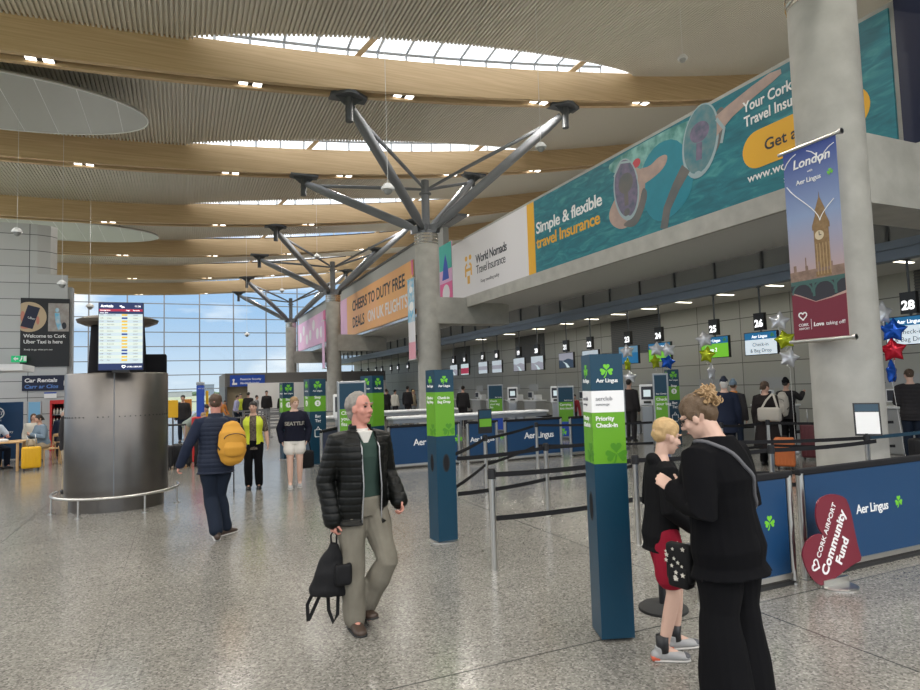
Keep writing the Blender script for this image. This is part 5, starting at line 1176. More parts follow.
rm = person('man in dark quilted jacket at the desk right of the nearest pillar', (13.55, 7.92), 65, 1.86, .015, 'skin_pale', top=dict(m='suit_dark', infl=.036, z0=.80, sleeve=1, ainfl=.028, post=[puff(.07, .01)]), bottom=dict(kind='trousers', m='navy_trouser', infl=.02, flare=.02, to=.97), hair=('short', 'hair_brown'), rw=(.15, .3, 1.1), lw=(-.15, .3, 1.1), face=False, head=(20, -8))

def suitcase(loc, rz, m, label, w_=.42, h=.62, d=.26, handle=True):
    t = thing('suitcase', loc, rz, label, 'suitcase'); q = w_/2; e_ = d/2
    a = BM(); rbox(a, -q, q, -e_, e_, .06, h, .045, 4); obj('shell', a, m, t, 'auto')
    a = BM()
    for k in range(-2, 3): rbox(a, k*w_*.17-.012, k*w_*.17+.012, -e_-.006, e_+.006, .10, h-.05, .004, 1)
    obj('ribs', a, m, t)
    a = BM(); box(a, -q-.004, q+.004, -.008, .008, .075, h-.01); obj('zip', a, 'black', t)
    for sx in (-1, 1):
        for sy in (-1, 1): a = BM(); cyl(a, (sx*(q-.06)-.012, sy*(e_-.05), .03), (sx*(q-.06)+.012, sy*(e_-.05), .03), .03, seg=14); box(a, sx*(q-.06)-.02, sx*(q-.06)+.02, sy*(e_-.05)-.015, sy*(e_-.05)+.015, .035, .07); obj('wheel', a, 'black', t)
    a = BM(); tube(a, [(-.06, 0, h-.005), (-.055, 0, h+.025), (.055, 0, h+.025), (.06, 0, h-.005)], .009, 8); obj('carry_handle', a, 'black', t, True)
    if handle:
        a = BM(); tube(a, [(-.09, .06, h-.02), (-.09, .06, h+.30), (.09, .06, h+.30), (.09, .06, h-.02)], .010, 8); obj('pull_handle', a, 'grey_frame', t, True)
    return t
mat('case_red', (.10, .02, .025), .5); mat('case_orange', (.55, .15, .04), .5); mat('case_black', (.012, .012, .014), .5)
suitcase((10.84, 8.75, 0), R(-55), 'case_orange', 'orange suitcase with black strap behind the belt post', .36, .62, .24, False)
suitcase((12.45, 9.32, 0), R(-50), 'case_red', 'large dark red suitcase left of the nearest pillar', .50, .78, .30)
suitcase((13.0, 7.35, 0), R(-20), 'case_black', 'black suitcase at the feet of the man right of the pillar', .60, .56, .34, False)
suitcase((-3.50, 19.2, 0), R(14), 'yellow', 'yellow suitcase standing beside the cafe table', .42, .60, .26)

# ---- balloons on ribbons, weighted at the desks
def star_balloon_bm(r, d=.5):
    bm = BM(); n = 10; rings = []
    out = [(r*(1 if k % 2 == 0 else .60)*math.sin(2*PI*k/n), r*(1 if k % 2 == 0 else .60)*math.cos(2*PI*k/n)) for k in range(n)]
    pts = []
    for i in range(n):
        a, b = out[i], out[(i+1) % n]
        for f in (0, .33, .67): pts.append((a[0]*(1-f)+b[0]*f, a[1]*(1-f)+b[1]*f))
    m_ = len(pts)
    for sgn in (-1, 1):
        prev = None
        for s_, y in ((1, 0), (.93, .10), (.75, .22), (.5, .32), (.25, .37), (.06, .385)):
            if s_ == 1 and sgn == 1: prev = rings[0]; continue
            rr = [bm.verts.new((u*s_, sgn*y*r*d*1.5, v*s_)) for u, v in pts]
            if s_ == 1: rings.append(rr)
            if prev:
                for k in range(m_): bm.faces.new((prev[k], prev[(k+1) % m_], rr[(k+1) % m_], rr[k]))
            prev = rr
        bm.faces.new(prev)
    return bm
def balloon(loc, m, label, rz, r=.29, tilt=0):
    t = thing('star_balloon', loc, R(rz), label, 'balloon', 'star balloons'); t.rotation_euler = (0, R(tilt), R(rz))
    obj('star', star_balloon_bm(r), m, t, True)
    a = BM(); tube(a, [(0, 0, -r*.56), (0, 0, -r*.56-.05)], [.006, .014], 8); obj('neck', a, m, t)
    return t
def bunch(x, y, zs, ms, names, weight, bz):
    order = sorted(range(len(zs)), key=lambda k: -zs[k][0])
    for q, k in enumerate(order):
        dz, dx, rz, ti = zs[k]
        b_ = balloon((x+dx, y-dx*.8, dz), ms[k], names[k], rz, .25, tilt=ti)
        inv_ = (Matrix.Translation((x+dx, y-dx*.8, dz)) @ Matrix.Rotation(R(rz), 4, 'Z') @ Matrix.Rotation(R(ti), 4, 'Y')).inverted()
        last = q == len(order)-1
        end = V((x+.2, y, .115)) if last else V((x+dx+.02, y-dx*.8, dz-.27))
        a = BM(); tube(a, [V((0, 0, -.19)), inv_ @ V((x+dx+.01, y-dx*.8, dz-.24)), inv_ @ end], .004, 5); obj('ribbon', a, 'white_print', b_)
    t = thing('balloon_weight', (x+.2, y, 0), 0, weight, 'balloon weight', 'balloon weights'); a = BM(); lathe(a, [(.05, 0), (.07, .03), (.06, .09), (.02, .12)], seg=14); obj('weight', a, 'foil_silver', t, True)
F_, G_, B_, R_ = 'foil_silver', 'foil_lime', 'foil_blue', 'foil_red'
bunch(13.0, 10.35, [(3.13, -.05, -50, 8), (2.68, .03, -60, -12), (2.25, .08, -35, 15)], [F_, G_, F_], ['silver star balloon, top of three beside the London banner', 'lime star balloon, middle of three beside the London banner', 'silver star balloon, bottom of three beside the London banner'], 'balloon weight under the three balloons beside the London banner', 1.3)
bunch(13.0, 12.72, [(2.88, -.03, -45, -10), (2.46, 0, -70, 10), (1.99, .07, 20, 0)], [F_, G_, F_], ['silver star balloon covering the left of sign 25\'s screen', 'lime star balloon below the screen of sign 25', 'silver star balloon, lowest under sign 25'], 'balloon weight under sign 25', 1.3)
bunch(13.5, 15.0, [(2.76, -.12, -40, 5), (2.74, .14, -50, -10), (2.36, .12, -30, 14), (2.38, -.16, 10, -8)], [F_, F_, B_, G_], ['silver star balloon, left of the pair before sign 24', 'silver star balloon, right of the pair before sign 24', 'blue star balloon under the silver pair before sign 24', 'lime star balloon under the silver pair before sign 24'], 'balloon weight below sign 24', 1.3)
bunch(13.5, 16.6, [(2.80, -.02, -40, -6), (2.36, -.02, 25, 5), (1.93, .02, -45, 0)], [F_, G_, F_], ['silver star balloon in front of sign 23\'s screen', 'lime star balloon below sign 23', 'silver star balloon, lowest under sign 23'], 'balloon weight below sign 23', 1.3)
bunch(12.5, 7.6, [(2.98, -.08, -10, 0), (2.64, .04, -55, 5), (2.26, .02, -50, -4), (1.84, -.02, 15, 0)], [F_, B_, R_, B_], ['silver star balloon, top of the bunch right of the nearest pillar', 'blue star balloon, second in the bunch right of the nearest pillar', 'red star balloon right of the nearest pillar', 'blue star balloon, lowest right of the nearest pillar'], 'balloon weight right of the nearest pillar', 1.2)

# ---- check-in desks
dk = thing('check_in_desk', (14.6, 0, 0), R(-90), 'x', 'desk', 'check-in desks')
a = BM(); rbox(a, -.72, .30, 0, .55, 0, 1.02, .02); obj('body', a, 'grey_panel', dk); a = BM(); rbox(a, -.75, .33, -.06, .6, 1.02, 1.07, .015); obj('worktop', a, 'white_paint', dk)
a = BM(); rbox(a, -.55, -.15, .12, .2, 1.16, 1.46, .015); box(a, -.38, -.32, .15, .18, 1.07, 1.2); obj('monitor', a, 'white_paint', dk); flat(dk, rect(-.52, -.18, 1.19, 1.43), 'print_dark', -.119, name='monitor_screen')
a = BM(); rbox(a, -.02, .24, .1, .4, 1.07, 1.32, .02); obj('label_printer', a, 'white_paint', dk)
a = BM(); box(a, .36, .95, -.05, 1.4, 0, .34); obj('belt_plinth', a, 'grey_frame', dk); a = BM(); box(a, .38, .93, -.05, 1.4, .34, .38); obj('conveyor_belt', a, 'belt', dk)
flat(dk, rect(-.6, .2, 1.5, 1.8), 'grey_panel', -.25, name='privacy_screen', th=.02)
ys_ = [8.6, 12.0, 14.3, 16.7, 18.4, 20.7, 22.4, 24.8, 26.5, 28.8, 30.5, 32.9, 34.85]
nn = ['28', '26', '25', '24', '23', '22', '21', '20', '19', '18', '17', '16', '15']
for i, y in enumerate(ys_):
    lbl = 'white and grey check-in desk under sign %s' % nn[i]
    if i == 0: dk.location.y = y; dk['label'] = lbl
    else: clone(dk, (14.6, y, 0), label=lbl)
# self-service kiosks and bag-tag units in front of the desks
def kiosk(loc, rz, label):
    t = thing('check_in_kiosk', loc, rz, label, 'kiosk', 'self-service kiosks'); a = BM(); rbox(a, -.16, .16, -.02, .22, 0, 1.1, .03); obj('pedestal', a, 'grey_frame', t)
    mt = Matrix.Translation((0, 0, 1.1)) @ Matrix.Rotation(R(-12), 4, 'X'); a = BM(); rbox(a, -.21, .21, -.03, .07, 0, .62, .03, 3, mt); obj('screen_housing', a, 'white_paint', t, 'auto'); a = BM(); box(a, -.16, .16, -.036, -.03, .17, .55, mt); obj('screen', a, 'print_dark', t); a = BM(); box(a, -.10, .10, -.040, -.036, .25, .45, mt); obj('screen_picture', a, 'screen_row', t)
    a = BM(); box(a, -.1, .1, -.06, -.03, .06, .12, mt); obj('printer_slot', a, 'black', t); return t
kiosk((3.62, 15.35, 0), R(-12), 'white check-in kiosk with dark screen beside the step totem')
kiosk((4.42, 15.35, 0), R(-15), 'white check-in kiosk behind the grey-haired man\'s shoulder')
kiosk((12.2, 14.25, 0), R(-42), 'white check-in kiosk right of the carrying sizer')
kiosk((12.4, 22.6, 0), R(-30), 'white check-in kiosk at the far desks beside the bag board')
kiosk((12.7, 19.8, 0), R(-35), 'white check-in kiosk at the far desks left of the priority totem')
# ---- burgundy heart sign
hs_ = thing('heart_sign', (5.16, 3.74, 0), 0, 'burgundy heart-shaped community fund sign on a steel base', 'sign')
rot = R(60)
hp = [(u*min(1, .40/math.hypot(u, v)), v*min(1, .40/math.hypot(u, v))) for u, v in heart(0, 0, .455, rot, 56)]; mnz = min(v for u, v in hp)
hp = [(u, v - mnz + .035) for u, v in hp]; hc = .035 - mnz
a = BM(); prism(a, hp, 0, .012); obj('heart_board', a, 'burgundy', hs_)
a = BM(); lathe(a, [(.17, 0), (.17, .012), (.15, .02)], seg=32); box(a, -.16, .16, -.006, .02, .01, .07); obj('steel_base', a, 'stainless', hs_)
def hpos(x, y): return (x*math.cos(rot) - y*math.sin(rot), hc + x*math.sin(rot) + y*math.cos(rot))
text(hs_, 'CORK AIRPORT', *hpos(-.20, .10), .070, 'white_print', 0, rot=rot, bold=.01); text(hs_, 'Community', *hpos(-.30, -.045), .122, 'white_print', 0, rot=rot, bold=.03); text(hs_, 'Fund', *hpos(-.15, -.175), .122, 'white_print', 0, rot=rot, bold=.03)
heart_logo(hs_, *hpos(-.27, .125), .05, .0, rot=rot)

# ---- stainless information column with arrivals screen
ic = thing('information_column', (-.97, 11.95, 0), 0, 'oval brushed steel information column with tubular foot rail', 'column')
ic['kind'] = 'thing'
mat('brushed_steel', (.20, .18, .16), .3, .95, noise=(3, .3, (.15, .14, .13)), bump=(60, .05))
def ovl(a, r0, z0, r1, z1, k=.80): lathe(a, [(r0, z0), (r1, z1)], seg=56, ay=k)
a = BM(); lathe(a, [(.745, .22), (.765, .24), (.765, 2.18), (.75, 2.2)], seg=64, ay=.84); obj('drum', a, 'brushed_steel', ic, 'auto')
a = BM(); lathe(a, [(.70, 0), (.70, .22)], seg=56, ay=.84); obj('plinth', a, 'brushed_steel', ic, 'auto')
a = BM()
for k in range(-13, 14):
    if k in (-4, -5, 0): continue
    t_ = -PI/2 + k*.10; cyl(a, (.76*math.cos(t_), .84*.76*math.sin(t_), 1.50), (.772*math.cos(t_), .84*.772*math.sin(t_), 1.50), .010, seg=8)
obj('vent_holes', a, 'black', ic); a = BM(); box(a, -.008, .008, -.648, -.640, .24, 2.19); obj('seam', a, 'steel_grey', ic)
a = BM(); rl = [(.93*math.cos(t_), .98*math.sin(t_), .28) for t_ in (PI*(1+k/24) for k in range(-2, 27))]; tube(a, rl, .022, 10); obj('foot_rail', a, 'stainless', ic, True)
for x_, y_ in ((-.9, -.2), (-.45, -.85), (.45, -.85), (.9, -.2)):
    a = BM(); cyl(a, (x_, y_, 0), (x_, y_, .28), .016, seg=10); cyl(a, (x_, y_, 0), (x_, y_, .012), .05, seg=14); obj('rail_post', a, 'stainless', ic)
a = BM(); lathe(a, [(.44, 2.2), (.40, 3.02)], seg=40, ay=.8); obj('black_core', a, 'black_matt', ic, 'auto')
mat('brown_disc', (.10, .085, .07), .4, .4)
a = BM(); lathe(a, [(.48, 3.0), (.60, 3.05), (.62, 3.10), (.48, 3.15)], seg=48, ay=.75); obj('disc_canopy', a, 'brown_disc', ic, 'auto')
a = BM(); rbox(a, .36, .74, -.1, .3, 2.2, 2.52, .02); obj('rear_housing', a, 'black_matt', ic)
ar = thing('arrivals_screen', (-.86, 11.05, 2.22), R(-4), 'tall lit arrivals screen with navy and red header on the steel column', 'screen')
a = BM(); rbox(a, -.315, .315, 0, .07, 0, 1.07, .01); obj('housing', a, 'sign_navy', ar); a = BM(); box(a, -.06, .06, .07, .2, .3, .7); box(a, -.12, .12, .0, .05, -.03, .01); obj('bracket', a, 'black', ar)
flat(ar, rect(-.305, .305, .11, .885), 'screen_row', 0, name='display'); flat(ar, rect(-.305, .305, .885, 1.06), 'screen_navy', 0, name='display_header'); flat(ar, rect(-.305, .305, .925, .962), 'screen_red', .002, name='display_band'); flat(ar, rect(-.305, .305, .01, .11), 'screen_navy', 0, name='display_footer')
text(ar, 'Arrivals', -.28, .99, .055, 'lit_number', .003, bold=.02); flat(ar, [strip([(-.02, 1.01), (.05, .99)], .012), strip([(.0, 1.02), (.02, .98)], .012)], 'lit_number', .002, name='plane_symbol'); text(ar, '11:36', .19, .995, .04, 'lit_number', .003)
text(ar, 'Arriving from', -.29, .933, .026, 'lit_number', .005); text(ar, 'Flight', .07, .933, .026, 'lit_number', .005); text(ar, 'Remarks', .17, .933, .026, 'lit_number', .005); text(ar, '08 JUL 2024', -.29, .895, .022, 'lit_number', .003)
heart_logo(ar, .04, .06, .026, .002, 'lit_number'); text(ar, 'CORK AIRPORT', .085, .045, .03, 'lit_number', .003)
cities = ['London LHR', 'Bristol', 'Edinburgh', 'Paris CDG', 'Faro', 'Lanzarote', 'Leeds', 'Malaga', 'Amsterdam', 'Dubrovnik', 'Rome', 'Glasgow', 'Prague', 'Palma', 'Nice']
for k in range(15):
    v = .862 - k*.0505
    if k % 2: flat(ar, rect(-.305, .305, v-.018, v+.032), 'screen_lime', .0008, name='display_row')
    text(ar, '%02d:%02d' % (10+k//2, (k*25) % 60), -.29, v, .022, 'print_grey', .004); text(ar, cities[k], -.19, v, .022, 'print_grey', .004); text(ar, 'Landed', .17, v, .022, 'print_grey', .004)
    flat(ar, rect(.01, .09, v-.006, v+.02), 'royal' if k % 5 == 1 or k == 12 else 'screen_yellow', .002, name='flight_code')

# ---- cafe at the left
tb_ = thing('cafe_table', (-4.35, 19.6, 0), 0, 'pale wooden cafe table at the left edge', 'table')
a = BM(); rbox(a, -.75, .65, -.42, .42, .71, .75, .012); obj('tabletop', a, 'wood_light', tb_)
for sx in (-.68, .55):
    for sy in (-.36, .36): a = BM(); rbox(a, sx-.03, sx+.03, sy-.03, sy+.03, 0, .71, .008); obj('leg', a, 'wood_light', tb_)
def chair(loc, rz, label):
    t = thing('cafe_chair', loc, rz, label, 'chair', 'wooden cafe chairs')
    a = BM(); rbox(a, -.23, .23, -.22, .22, .43, .46, .012); obj('seat', a, 'wood_light', t)
    for sx in (-1, 1):
        a = BM(); tube(a, [(sx*.21, .2, 0), (sx*.20, .19, .43)], .018, 8); obj('leg', a, 'wood_light', t); a = BM(); tube(a, [(sx*.22, -.24, 0), (sx*.21, -.21, .43), (sx*.22, -.25, .80)], .018, 8); obj('leg', a, 'wood_light', t)
    a = BM(); tube(a, [(-.22, -.25, .78), (-.1, -.30, .79), (.1, -.30, .79), (.22, -.25, .78)], [(.012, .045)]*4, 8, ref=(0, 1, 0)); tube(a, [(-.21, -.23, .60), (0, -.27, .60), (.21, -.23, .60)], .012, 8); obj('backrest', a, 'wood_light', t); return t
chair((-2.95, 20.9, 0), R(100), 'pale wooden chair with curved back between the yellow suitcase and steel column'); chair((-4.40, 18.65, 0), R(0), 'pale wooden chair at the left edge in front of the cafe table')
SIT = dict(sit=(.0, .605), rk=(.12, .42, .50), ra=(.12, .40, .085), lk=(-.12, .42, .50), la=(-.12, .40, .085))
TR = lambda m_: dict(kind='trousers', m=m_, infl=.02, flare=.015, to=.97)
dn = person('woman in denim jacket with dark tied hair seated at the cafe table', (-3.42, 20.35), 235, 1.68, .015, 'skin', top=dict(m='denim', infl=.034, z0=.88, sleeve=1, ainfl=.028), bottom=TR('beige'), hair=('tied', 'hair_dark'), fem=True, lean=12, re=(.3, .15, .80), rw=(.1, .33, .86), le=(-.3, .15, .80), lw=(-.08, .35, .9), face=False, **SIT)
bd = person('bald man in pale blue shirt seated at the left edge of the cafe table', (-4.62, 20.42), 130, 1.75, .015, 'skin_ruddy', top=dict(m='pale_shirt', infl=.02, z0=.88, sleeve=.45, ainfl=.02, name='shirt'), bottom=TR('navy_trouser'), hair=('none', 'hair_grey'), lean=10, re=(.28, .2, .86), rw=(.14, .42, .82), le=(-.28, .2, .86), lw=(-.12, .42, .82), face=False, **SIT)
gw = person('grey-haired man in dark jacket seated behind the wooden chair', (-3.30, 22.6), 170, 1.72, .016, 'skin_pale', top=dict(m='navy_cloth', infl=.034, z0=.88, sleeve=1), bottom=TR('suit_dark'), hair=('balding', 'hair_white'), face=False, **SIT)
cw = person('person in cream top seated behind the woman in the denim jacket', (-4.0, 22.2), 160, 1.66, .016, 'skin', top=dict(m='cream', infl=.03, z0=.88, sleeve=1), bottom=TR('beige'), hair=('long', 'hair_brown'), face=False, **SIT)
for nm, p, rz in (('pale wooden chair under the grey-haired seated man', (-3.30, 22.6, 0), -170), ('pale wooden chair under the person in the cream top', (-4.0, 22.2, 0), -160), ('pale wooden chair under the woman in the denim jacket', (-3.42, 20.35, 0), -235), ('pale wooden chair under the bald man', (-4.62, 20.42, 0), -130)):
    c = chair(p, R(rz), nm); c.location = V(p) + Quaternion((0, 0, 1), R(rz)) @ V((0, -.10, 0))
hid = person('person in dark jacket and beige trousers mostly hidden behind the steel column', (-1.98, 14.2), 100, 1.74, .015, 'skin', top=dict(m='suit_dark', infl=.034, z0=.82, sleeve=1), bottom=TR('beige'), hair=('short', 'hair_brown'), face=False)
for nm, x, y, m_ in (('white paper cup on the cafe table', -4.35, 19.55, 'white_paint'), ('second white cup near the bald man on the cafe table', -4.9, 19.7, 'white_paint')):
    t = thing('cup', (x, y, .75), 0, nm, 'cup'); a = BM(); lathe(a, [(.028, 0), (.038, .10), (.036, .10), (.026, .01)], seg=16); obj('cup_body', a, m_, t, True); a = BM(); lathe(a, [(.040, .10), (.040, .112), (.03, .115)], seg=16); obj('lid', a, 'print_dark', t)
t = thing('tissue_pile', (-4.15, 19.45, .75), 0, 'crumpled white papers on the cafe table', 'papers'); a = BM(); ell(a, (0, 0, .03), (.12, .08, .05), u=10, v=6); obj('paper', a, 'white_paint', t); o_ = t.children[0]
t = thing('potted_plant', (-4.55, 19.85, .75), 0, 'small potted green plant on the cafe table', 'plant'); a = BM(); lathe(a, [(.045, 0), (.06, .09), (.05, .09)], seg=16); obj('pot', a, 'steel_grey', t); a = BM()
mat('leaf', (.04, .10, .03), .6)
for k in range(26):
    q = random.uniform(0, 2*PI); r_ = random.uniform(.03, .12); ell(a, (math.cos(q)*r_, math.sin(q)*r_, .12+random.uniform(0, .12)), (.035, .02, .012), Matrix.Rotation(0, 4, 'Z'), u=6, v=4)
obj('foliage', a, 'leaf', t)
# partition, fridge, canopy
pt = thing('printed_partition', (-6.6, 22.9, 0), 0, 'dark blue printed cafe partition with round white logo at the left edge', 'partition')
a = BM(); rbox(a, 0, 2.2, 0, .06, .03, 1.74, .01); obj('panel', a, 'banner_blue', pt); a = BM(); box(a, .05, .1, -.2, .26, 0, .03); box(a, 2.1, 2.15, -.2, .26, 0, .03); obj('feet', a, 'steel_grey', pt)
M['banner_navy'] = mat('banner_navy', (.008, .022, .075), .5); pt.children[0].data.materials[0] = M['banner_navy']
ov = oval(1.56, 1.42, .16, .16, 28); flat(pt, [strip([ov[k], ov[(k+1) % 28]], .03) for k in range(28)], 'white_print', 0, name='round_logo'); flat(pt, [strip([(1.47+.06*k, 1.36), (1.50+.06*k, 1.48)], .02) for k in range(4)], 'white_print', 0, name='round_logo'); text(pt, 'COFFEE', 1.42, 1.18, .07, 'white_print', 0); text(pt, 'great coffee', 1.2, .95, .10, 'white_print', 0); text(pt, 'for a great journey', 1.2, .82, .10, 'white_print', 0)
lp = thing('light_panel', (-4.28, 23.0, 0), 0, 'narrow pale blue lit panel beside the dark blue cafe partition', 'panel'); a = BM(); box(a, 0, .3, 0, .1, 0, 1.72); obj('panel', a, 'screen_sky', lp); a = BM(); box(a, -.03, 0, -.01, .11, 0, 1.75); box(a, .3, .33, -.01, .11, 0, 1.75); obj('frame', a, 'grey_frame', lp)
fg = thing('drinks_fridge', (-4.15, 25.6, 0), 0, 'red-framed drinks fridge with rows of pale bottles behind the cafe', 'fridge')
a = BM(); box(a, 0, .06, 0, .6, 0, 1.75); box(a, 1.04, 1.1, 0, .6, 0, 1.75); box(a, .06, 1.04, 0, .6, 1.62, 1.75); box(a, .06, 1.04, 0, .6, 0, .2); obj('cabinet', a, 'red', fg); a = BM(); box(a, .06, 1.04, .56, .6, .2, 1.62); obj('back_panel', a, 'suit_dark', fg)
for z_ in (.55, .90, 1.25): a = BM(); box(a, .06, 1.04, .05, .56, z_-.02, z_); obj('shelf', a, 'grey_frame', fg)
bt = thing('bottle', (0, 0, 0), 0, 'pale labelled bottle in a row in the red-framed drinks fridge', 'bottle', 'bottles in the drinks fridge'); a = BM(); lathe(a, [(.035, 0), (.036, .14), (.015, .19), (.014, .22)], seg=10); obj('bottle_body', a, 'cream', bt, True); a = BM(); lathe(a, [(.016, .215), (.016, .235)], seg=8); obj('cap', a, 'red', bt)
first = True
for z_ in (.2, .55, .90, 1.25):
    for k in range(10):
        p = (-4.15 + .115 + .096*k, 25.72, z_)
        if first: bt.location = p; first = False
        else: clone(bt, p)
cn = thing('kiosk_canopy', (-4.05, 20.9, 0), R(0), 'flat white canopy of a coffee stand at the left edge', 'canopy'); a = BM(); box(a, -4.6, 0, 0, 1.6, 2.62, 2.80); obj('roof', a, 'white_paint', cn); a = BM()
for x_ in (-.9, -4.4):
    a = BM(); box(a, x_-.04, x_+.04, 1.2, 1.28, 0, 2.62); obj('post', a, 'steel_grey', cn)
em = thing('coffee_machine', (-5.55, 21.7, 0), 0, 'grey coffee stand equipment under the white canopy', 'equipment'); a = BM(); box(a, -.8, .5, 0, .5, 0, 1.0); obj('counter', a, 'steel_grey', em); a = BM(); rbox(a, -.3, .45, .02, .45, 2.0, 2.5, .02); rbox(a, -.25, .4, .05, .4, 1.0, 2.0, .02); obj('machine', a, 'steel_dark', em)

# ---- hanging domes, with their wires
def dome(x, y, z, label, top=None):
    t = thing('security_camera', (x, y, z), 0, label, 'camera', 'hanging dome cameras'); zt_ = (top or zb(x)+BH-.13)-z
    a = BM(); lathe(a, [(.03, .17), (.09, .14), (.16, .05), (.16, .0), (.11, 0)], seg=20); obj('shade', a, 'white_paint', t, 'auto'); a = BM(); ell(a, (0, 0, -.01), .105, u=16, v=10); obj('dome', a, 'grey_panel', t, True); a = BM(); tube(a, [(0, 0, .16), (0, 0, zt_)], .006, 6); obj('wire', a, 'white_paint', t); return t
dome(4.5, 14.0, 6.53, 'white dome camera hanging in front of the nearest steel tree'); dome(14.9, 14.9, 12.2, 'white dome camera under the roof above the long banner'); dome(9.44, 15.0, 8.57, 'white dome camera right of the nearest steel tree'); dome(-4.85, 24.0, 7.2, 'white dome camera in front of the metal tower top', 11.3); dome(-3.95, 26.4, 5.92, 'white dome camera low beside the metal tower edge'); dome(6.0, 30.0, 8.24, 'white dome camera hanging behind the nearest steel tree\'s left branches'); dome(-3.6, 31.0, 5.7, 'white dome camera in front of the end window above the steel column'); dome(3.67, 40.0, 5.31, 'white dome camera low in front of the end window'); dome(5.78, 40.0, 8.1, 'white dome camera beside the farthest steel tree')

# ---- far floor: red pylon, people by the windows, queue rails
rp_ = thing('red_pylon', (.52, 18.5, 0), R(-3), 'tall navy panel on a red stand behind the man with the mustard rucksack', 'pylon'); a = BM(); rbox(a, -.26, .30, -.15, .15, 0, 1.2, .03); obj('red_stand', a, 'red', rp_); a = BM(); rbox(a, -.14, .06, -.05, .05, 1.2, 2.05, .02); obj('navy_panel', a, 'royal', rp_); a = BM(); rbox(a, -.145, .065, -.055, .055, 2.05, 2.14, .02); obj('grey_cap', a, 'grey_frame', rp_); a = BM(); box(a, -.12, .16, -.155, -.15, .75, 1.0); obj('notice', a, 'white_print', rp_); text(rp_, 'BAG SIZE', -.1, 1.95, .04, 'white_print', .05)
ppl = [((.06, 26.3), 190, 1.76, 'suit_dark', 'navy_trouser', 'hair_dark', 'person in black top standing by the end window left of the red pylon', 0),
 ((.15, 19.9), 100, 1.70, 'grey_green', 'beige', 'hair_dark', 'person in grey-green top bending over luggage left of the red pylon', 50),
 ((.42, 17.3), 150, 1.35, 'pink_cloth', 'suit_dark', 'hair_fair', 'child in pink top behind the man with the mustard rucksack', 20),
 ((2.62, 35.0), 95, 1.66, 'lilac_shirt', 'navy_trouser', 'hair_dark', 'person in lilac shirt at the far queue below the blue overhead sign', 8),
 ((3.05, 37.2), 180, 1.72, 'hi_vis', 'navy_trouser', 'hair_dark', 'distant person in hi-vis jacket at the far queue', 0),
 ((3.22, 34.6), 20, 1.80, 'suit_dark', 'suit_dark', 'hair_dark', 'tall distant person in black at the far queue', 0),
 ((3.80, 36.5), 90, 1.62, 'grey_cloth', 'suit_dark', 'hair_dark', 'distant person in grey top at the far queue', 4),
 ((4.55, 38.0), 180, 1.86, 'suit_dark', 'suit_dark', 'hair_dark', 'distant person in dark clothes left of the step totem with bag symbol', 0),
 ((5.15, 36.0), 200, 1.70, 'suit_dark', 'suit_dark', 'hair_brown', 'distant person in black half behind the step totem with bag symbol', 0),
 ((2.05, 38.5), 120, 1.45, 'orange_cloth', 'suit_dark', 'hair_dark', 'distant person in orange top crouching at the far queue', 30),
 ((10.75, 34.6), 30, 1.74, 'suit_dark', 'suit_dark', 'hair_brown', 'distant person in black at the left of the far check-in crowd', 0),
 ((10.95, 33.6), 60, 1.70, 'cream', 'suit_dark', 'hair_dark', 'distant person in pale top in the far check-in crowd', 0),
 ((11.45, 32.9), 40, 1.86, 'suit_dark', 'suit_dark', 'hair_dark', 'tallest dark-dressed person in the far check-in crowd', 0),
 ((12.05, 33.6), 90, 1.66, 'beige', 'grey_cloth', 'hair_blond', 'fair-haired person in beige in the far check-in crowd', 0),
 ((12.6, 35.3), 60, 1.70, 'suit_dark', 'suit_dark', 'hair_dark', 'distant person in dark coat at the right of the far check-in crowd', 0),
 ((11.25, 36.0), 200, 1.65, 'rose_print', 'suit_dark', 'hair_brown', 'distant person in rose top behind the far check-in crowd', 0),
 ((11.05, 24.6), 40, 1.80, 'suit_dark', 'suit_dark', 'hair_dark', 'person in black coat standing right of the second totem at the far desks', 8),
 ((13.7, 20.2), 200, 1.40, 'red_coat', 'suit_dark', 'hair_dark', 'person in red coat bending at the desks left of the priority totem', 25),
 ((12.42, 15.3), 60, 1.84, 'suit_dark', 'suit_dark', 'hair_dark', 'person in black directly behind the priority totem at the desks', 0)]
for pos, az, h, tp, bt_, hr, lb_, ln in ppl:
    person(lb_, pos, az, h, .022, 'skin', top=dict(m=tp, infl=.034, z0=.84, sleeve=1, ainfl=.026), bottom=dict(kind='trousers', m=bt_, infl=.02, flare=.015, to=.97), hair=('short', hr), lean=ln, face=False,
           **(dict(rw=(.2, .52, .72), re=(.22, .35, .95), lw=(-.2, .52, .72), le=(-.22, .35, .95)) if ln > 15 else {}))
mat('rail_grey', (.20, .20, .21), .5, .3)
for k, (x, y) in enumerate(((2.3, 27), (2.2, 31), (3.2, 26), (3.3, 29.5), (3.4, 32.5), (4.3, 25.5), (4.5, 29), (4.8, 32))):
    t = thing('queue_rail', (x, y, 0), R(6*((k*37) % 5)-10), 'grey three-bar queue rail in the far hall, %s' % ['left front', 'left rear', 'centre front', 'centre middle', 'centre rear', 'right front', 'right middle', 'right rear'][k], 'queue rail', 'grey queue rails in the far hall')
    for u in (0, 1.5): a = BM(); cyl(a, (u, 0, 0), (u, 0, 1.02), .03, seg=10); cyl(a, (u, 0, 0), (u, 0, .03), .16, seg=16); obj('post', a, 'rail_grey', t)
    for z_ in (.95, .66, .37): a = BM(); box(a, .03, 1.47, -.012, .012, z_-.03, z_+.03); obj('bar', a, 'rail_grey', t)
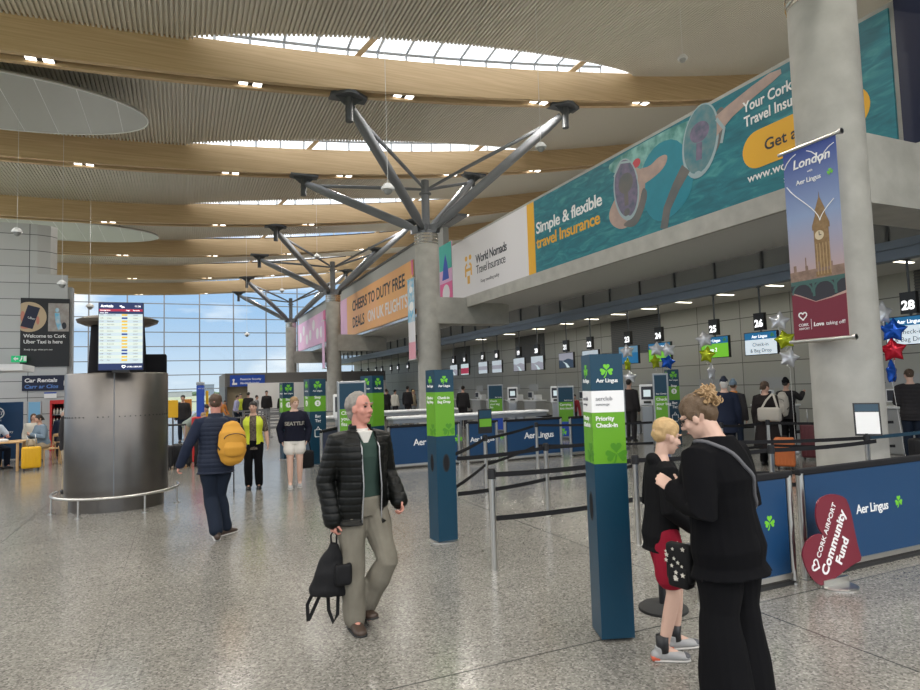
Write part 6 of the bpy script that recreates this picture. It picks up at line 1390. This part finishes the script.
def trolley(loc, rz, label):
    t = thing('luggage_trolley', loc, rz, label, 'trolley'); a = BM()
    for sx in (-.25, .25): tube(a, [(sx, -.45, .12), (sx, .4, .16), (sx, .45, 1.0)], .018, 8)
    for y_ in (-.4, -.1, .2): tube(a, [(-.25, y_, .13), (.25, y_, .13)], .014, 8)
    obj('frame', a, 'stainless', t); a = BM(); tube(a, [(-.27, .45, 1.0), (.27, .45, 1.0)], .028, 10); obj('handle_bar', a, 'black', t)
    for x_, y_ in ((-.25, -.4), (.25, -.4), (0, .38)): a = BM(); cyl(a, (x_-.02, y_, .06), (x_+.02, y_, .06), .06, seg=14); obj('wheel', a, 'rubber', t)
    return t
trolley((-.35, 18.3, 0), R(-30), 'steel luggage trolley right of the information column')
for nm, p, rz in (('black suitcase leaning beside the luggage trolley', (-.42, 17.0, 0), 20), ('black suitcase behind the man with the mustard rucksack', (.02, 17.4, 0), -15)): suitcase(p, R(rz), 'case_black', nm, .44, .58, .26, False)
t = thing('holdall', (.10, 18.9, .0), 0, 'mustard yellow holdall on the floor left of the red pylon', 'bag'); a = BM(); tube(a, [(-.28, 0, .19), (-.2, 0, .19), (.2, 0, .19), (.28, 0, .19)], [(.15, .16), (.18, .18), (.18, .18), (.15, .16)], 16, 'round'); blob('bag_body', a, .02, 'mustard', t); a = BM(); tube(a, [(-.15, .05, .35), (-.1, .05, .46), (.1, .05, .46), (.15, .05, .35)], .012, 8); obj('handle', a, 'black', t)
for k, (x, y, m_, lb_) in enumerate(((-.27, 24.5, 'yellow', 'yellow sign board by the end window right of the information column'), (.22, 27.5, 'orange_cloth', 'orange sign board by the end window left of the red pylon'), (1.05, 30, 'yellow', 'tall slim yellow post by the end window'))):
    t = thing('sign_board', (x, y, 0), 0, lb_, 'sign'); wd = .06 if k == 2 else .17; hh = 1.95 if k == 2 else 1.62
    a = BM(); rbox(a, -wd, wd, -.04, .04, .25 if k == 2 else 1.0, hh, .02); obj('board', a, m_, t); a = BM(); box(a, -wd, wd, -.15, .15, 0, .04); box(a, -.03, .03, -.02, .02, .04, .3 if k == 2 else 1.05); obj('foot', a, 'steel_dark', t)
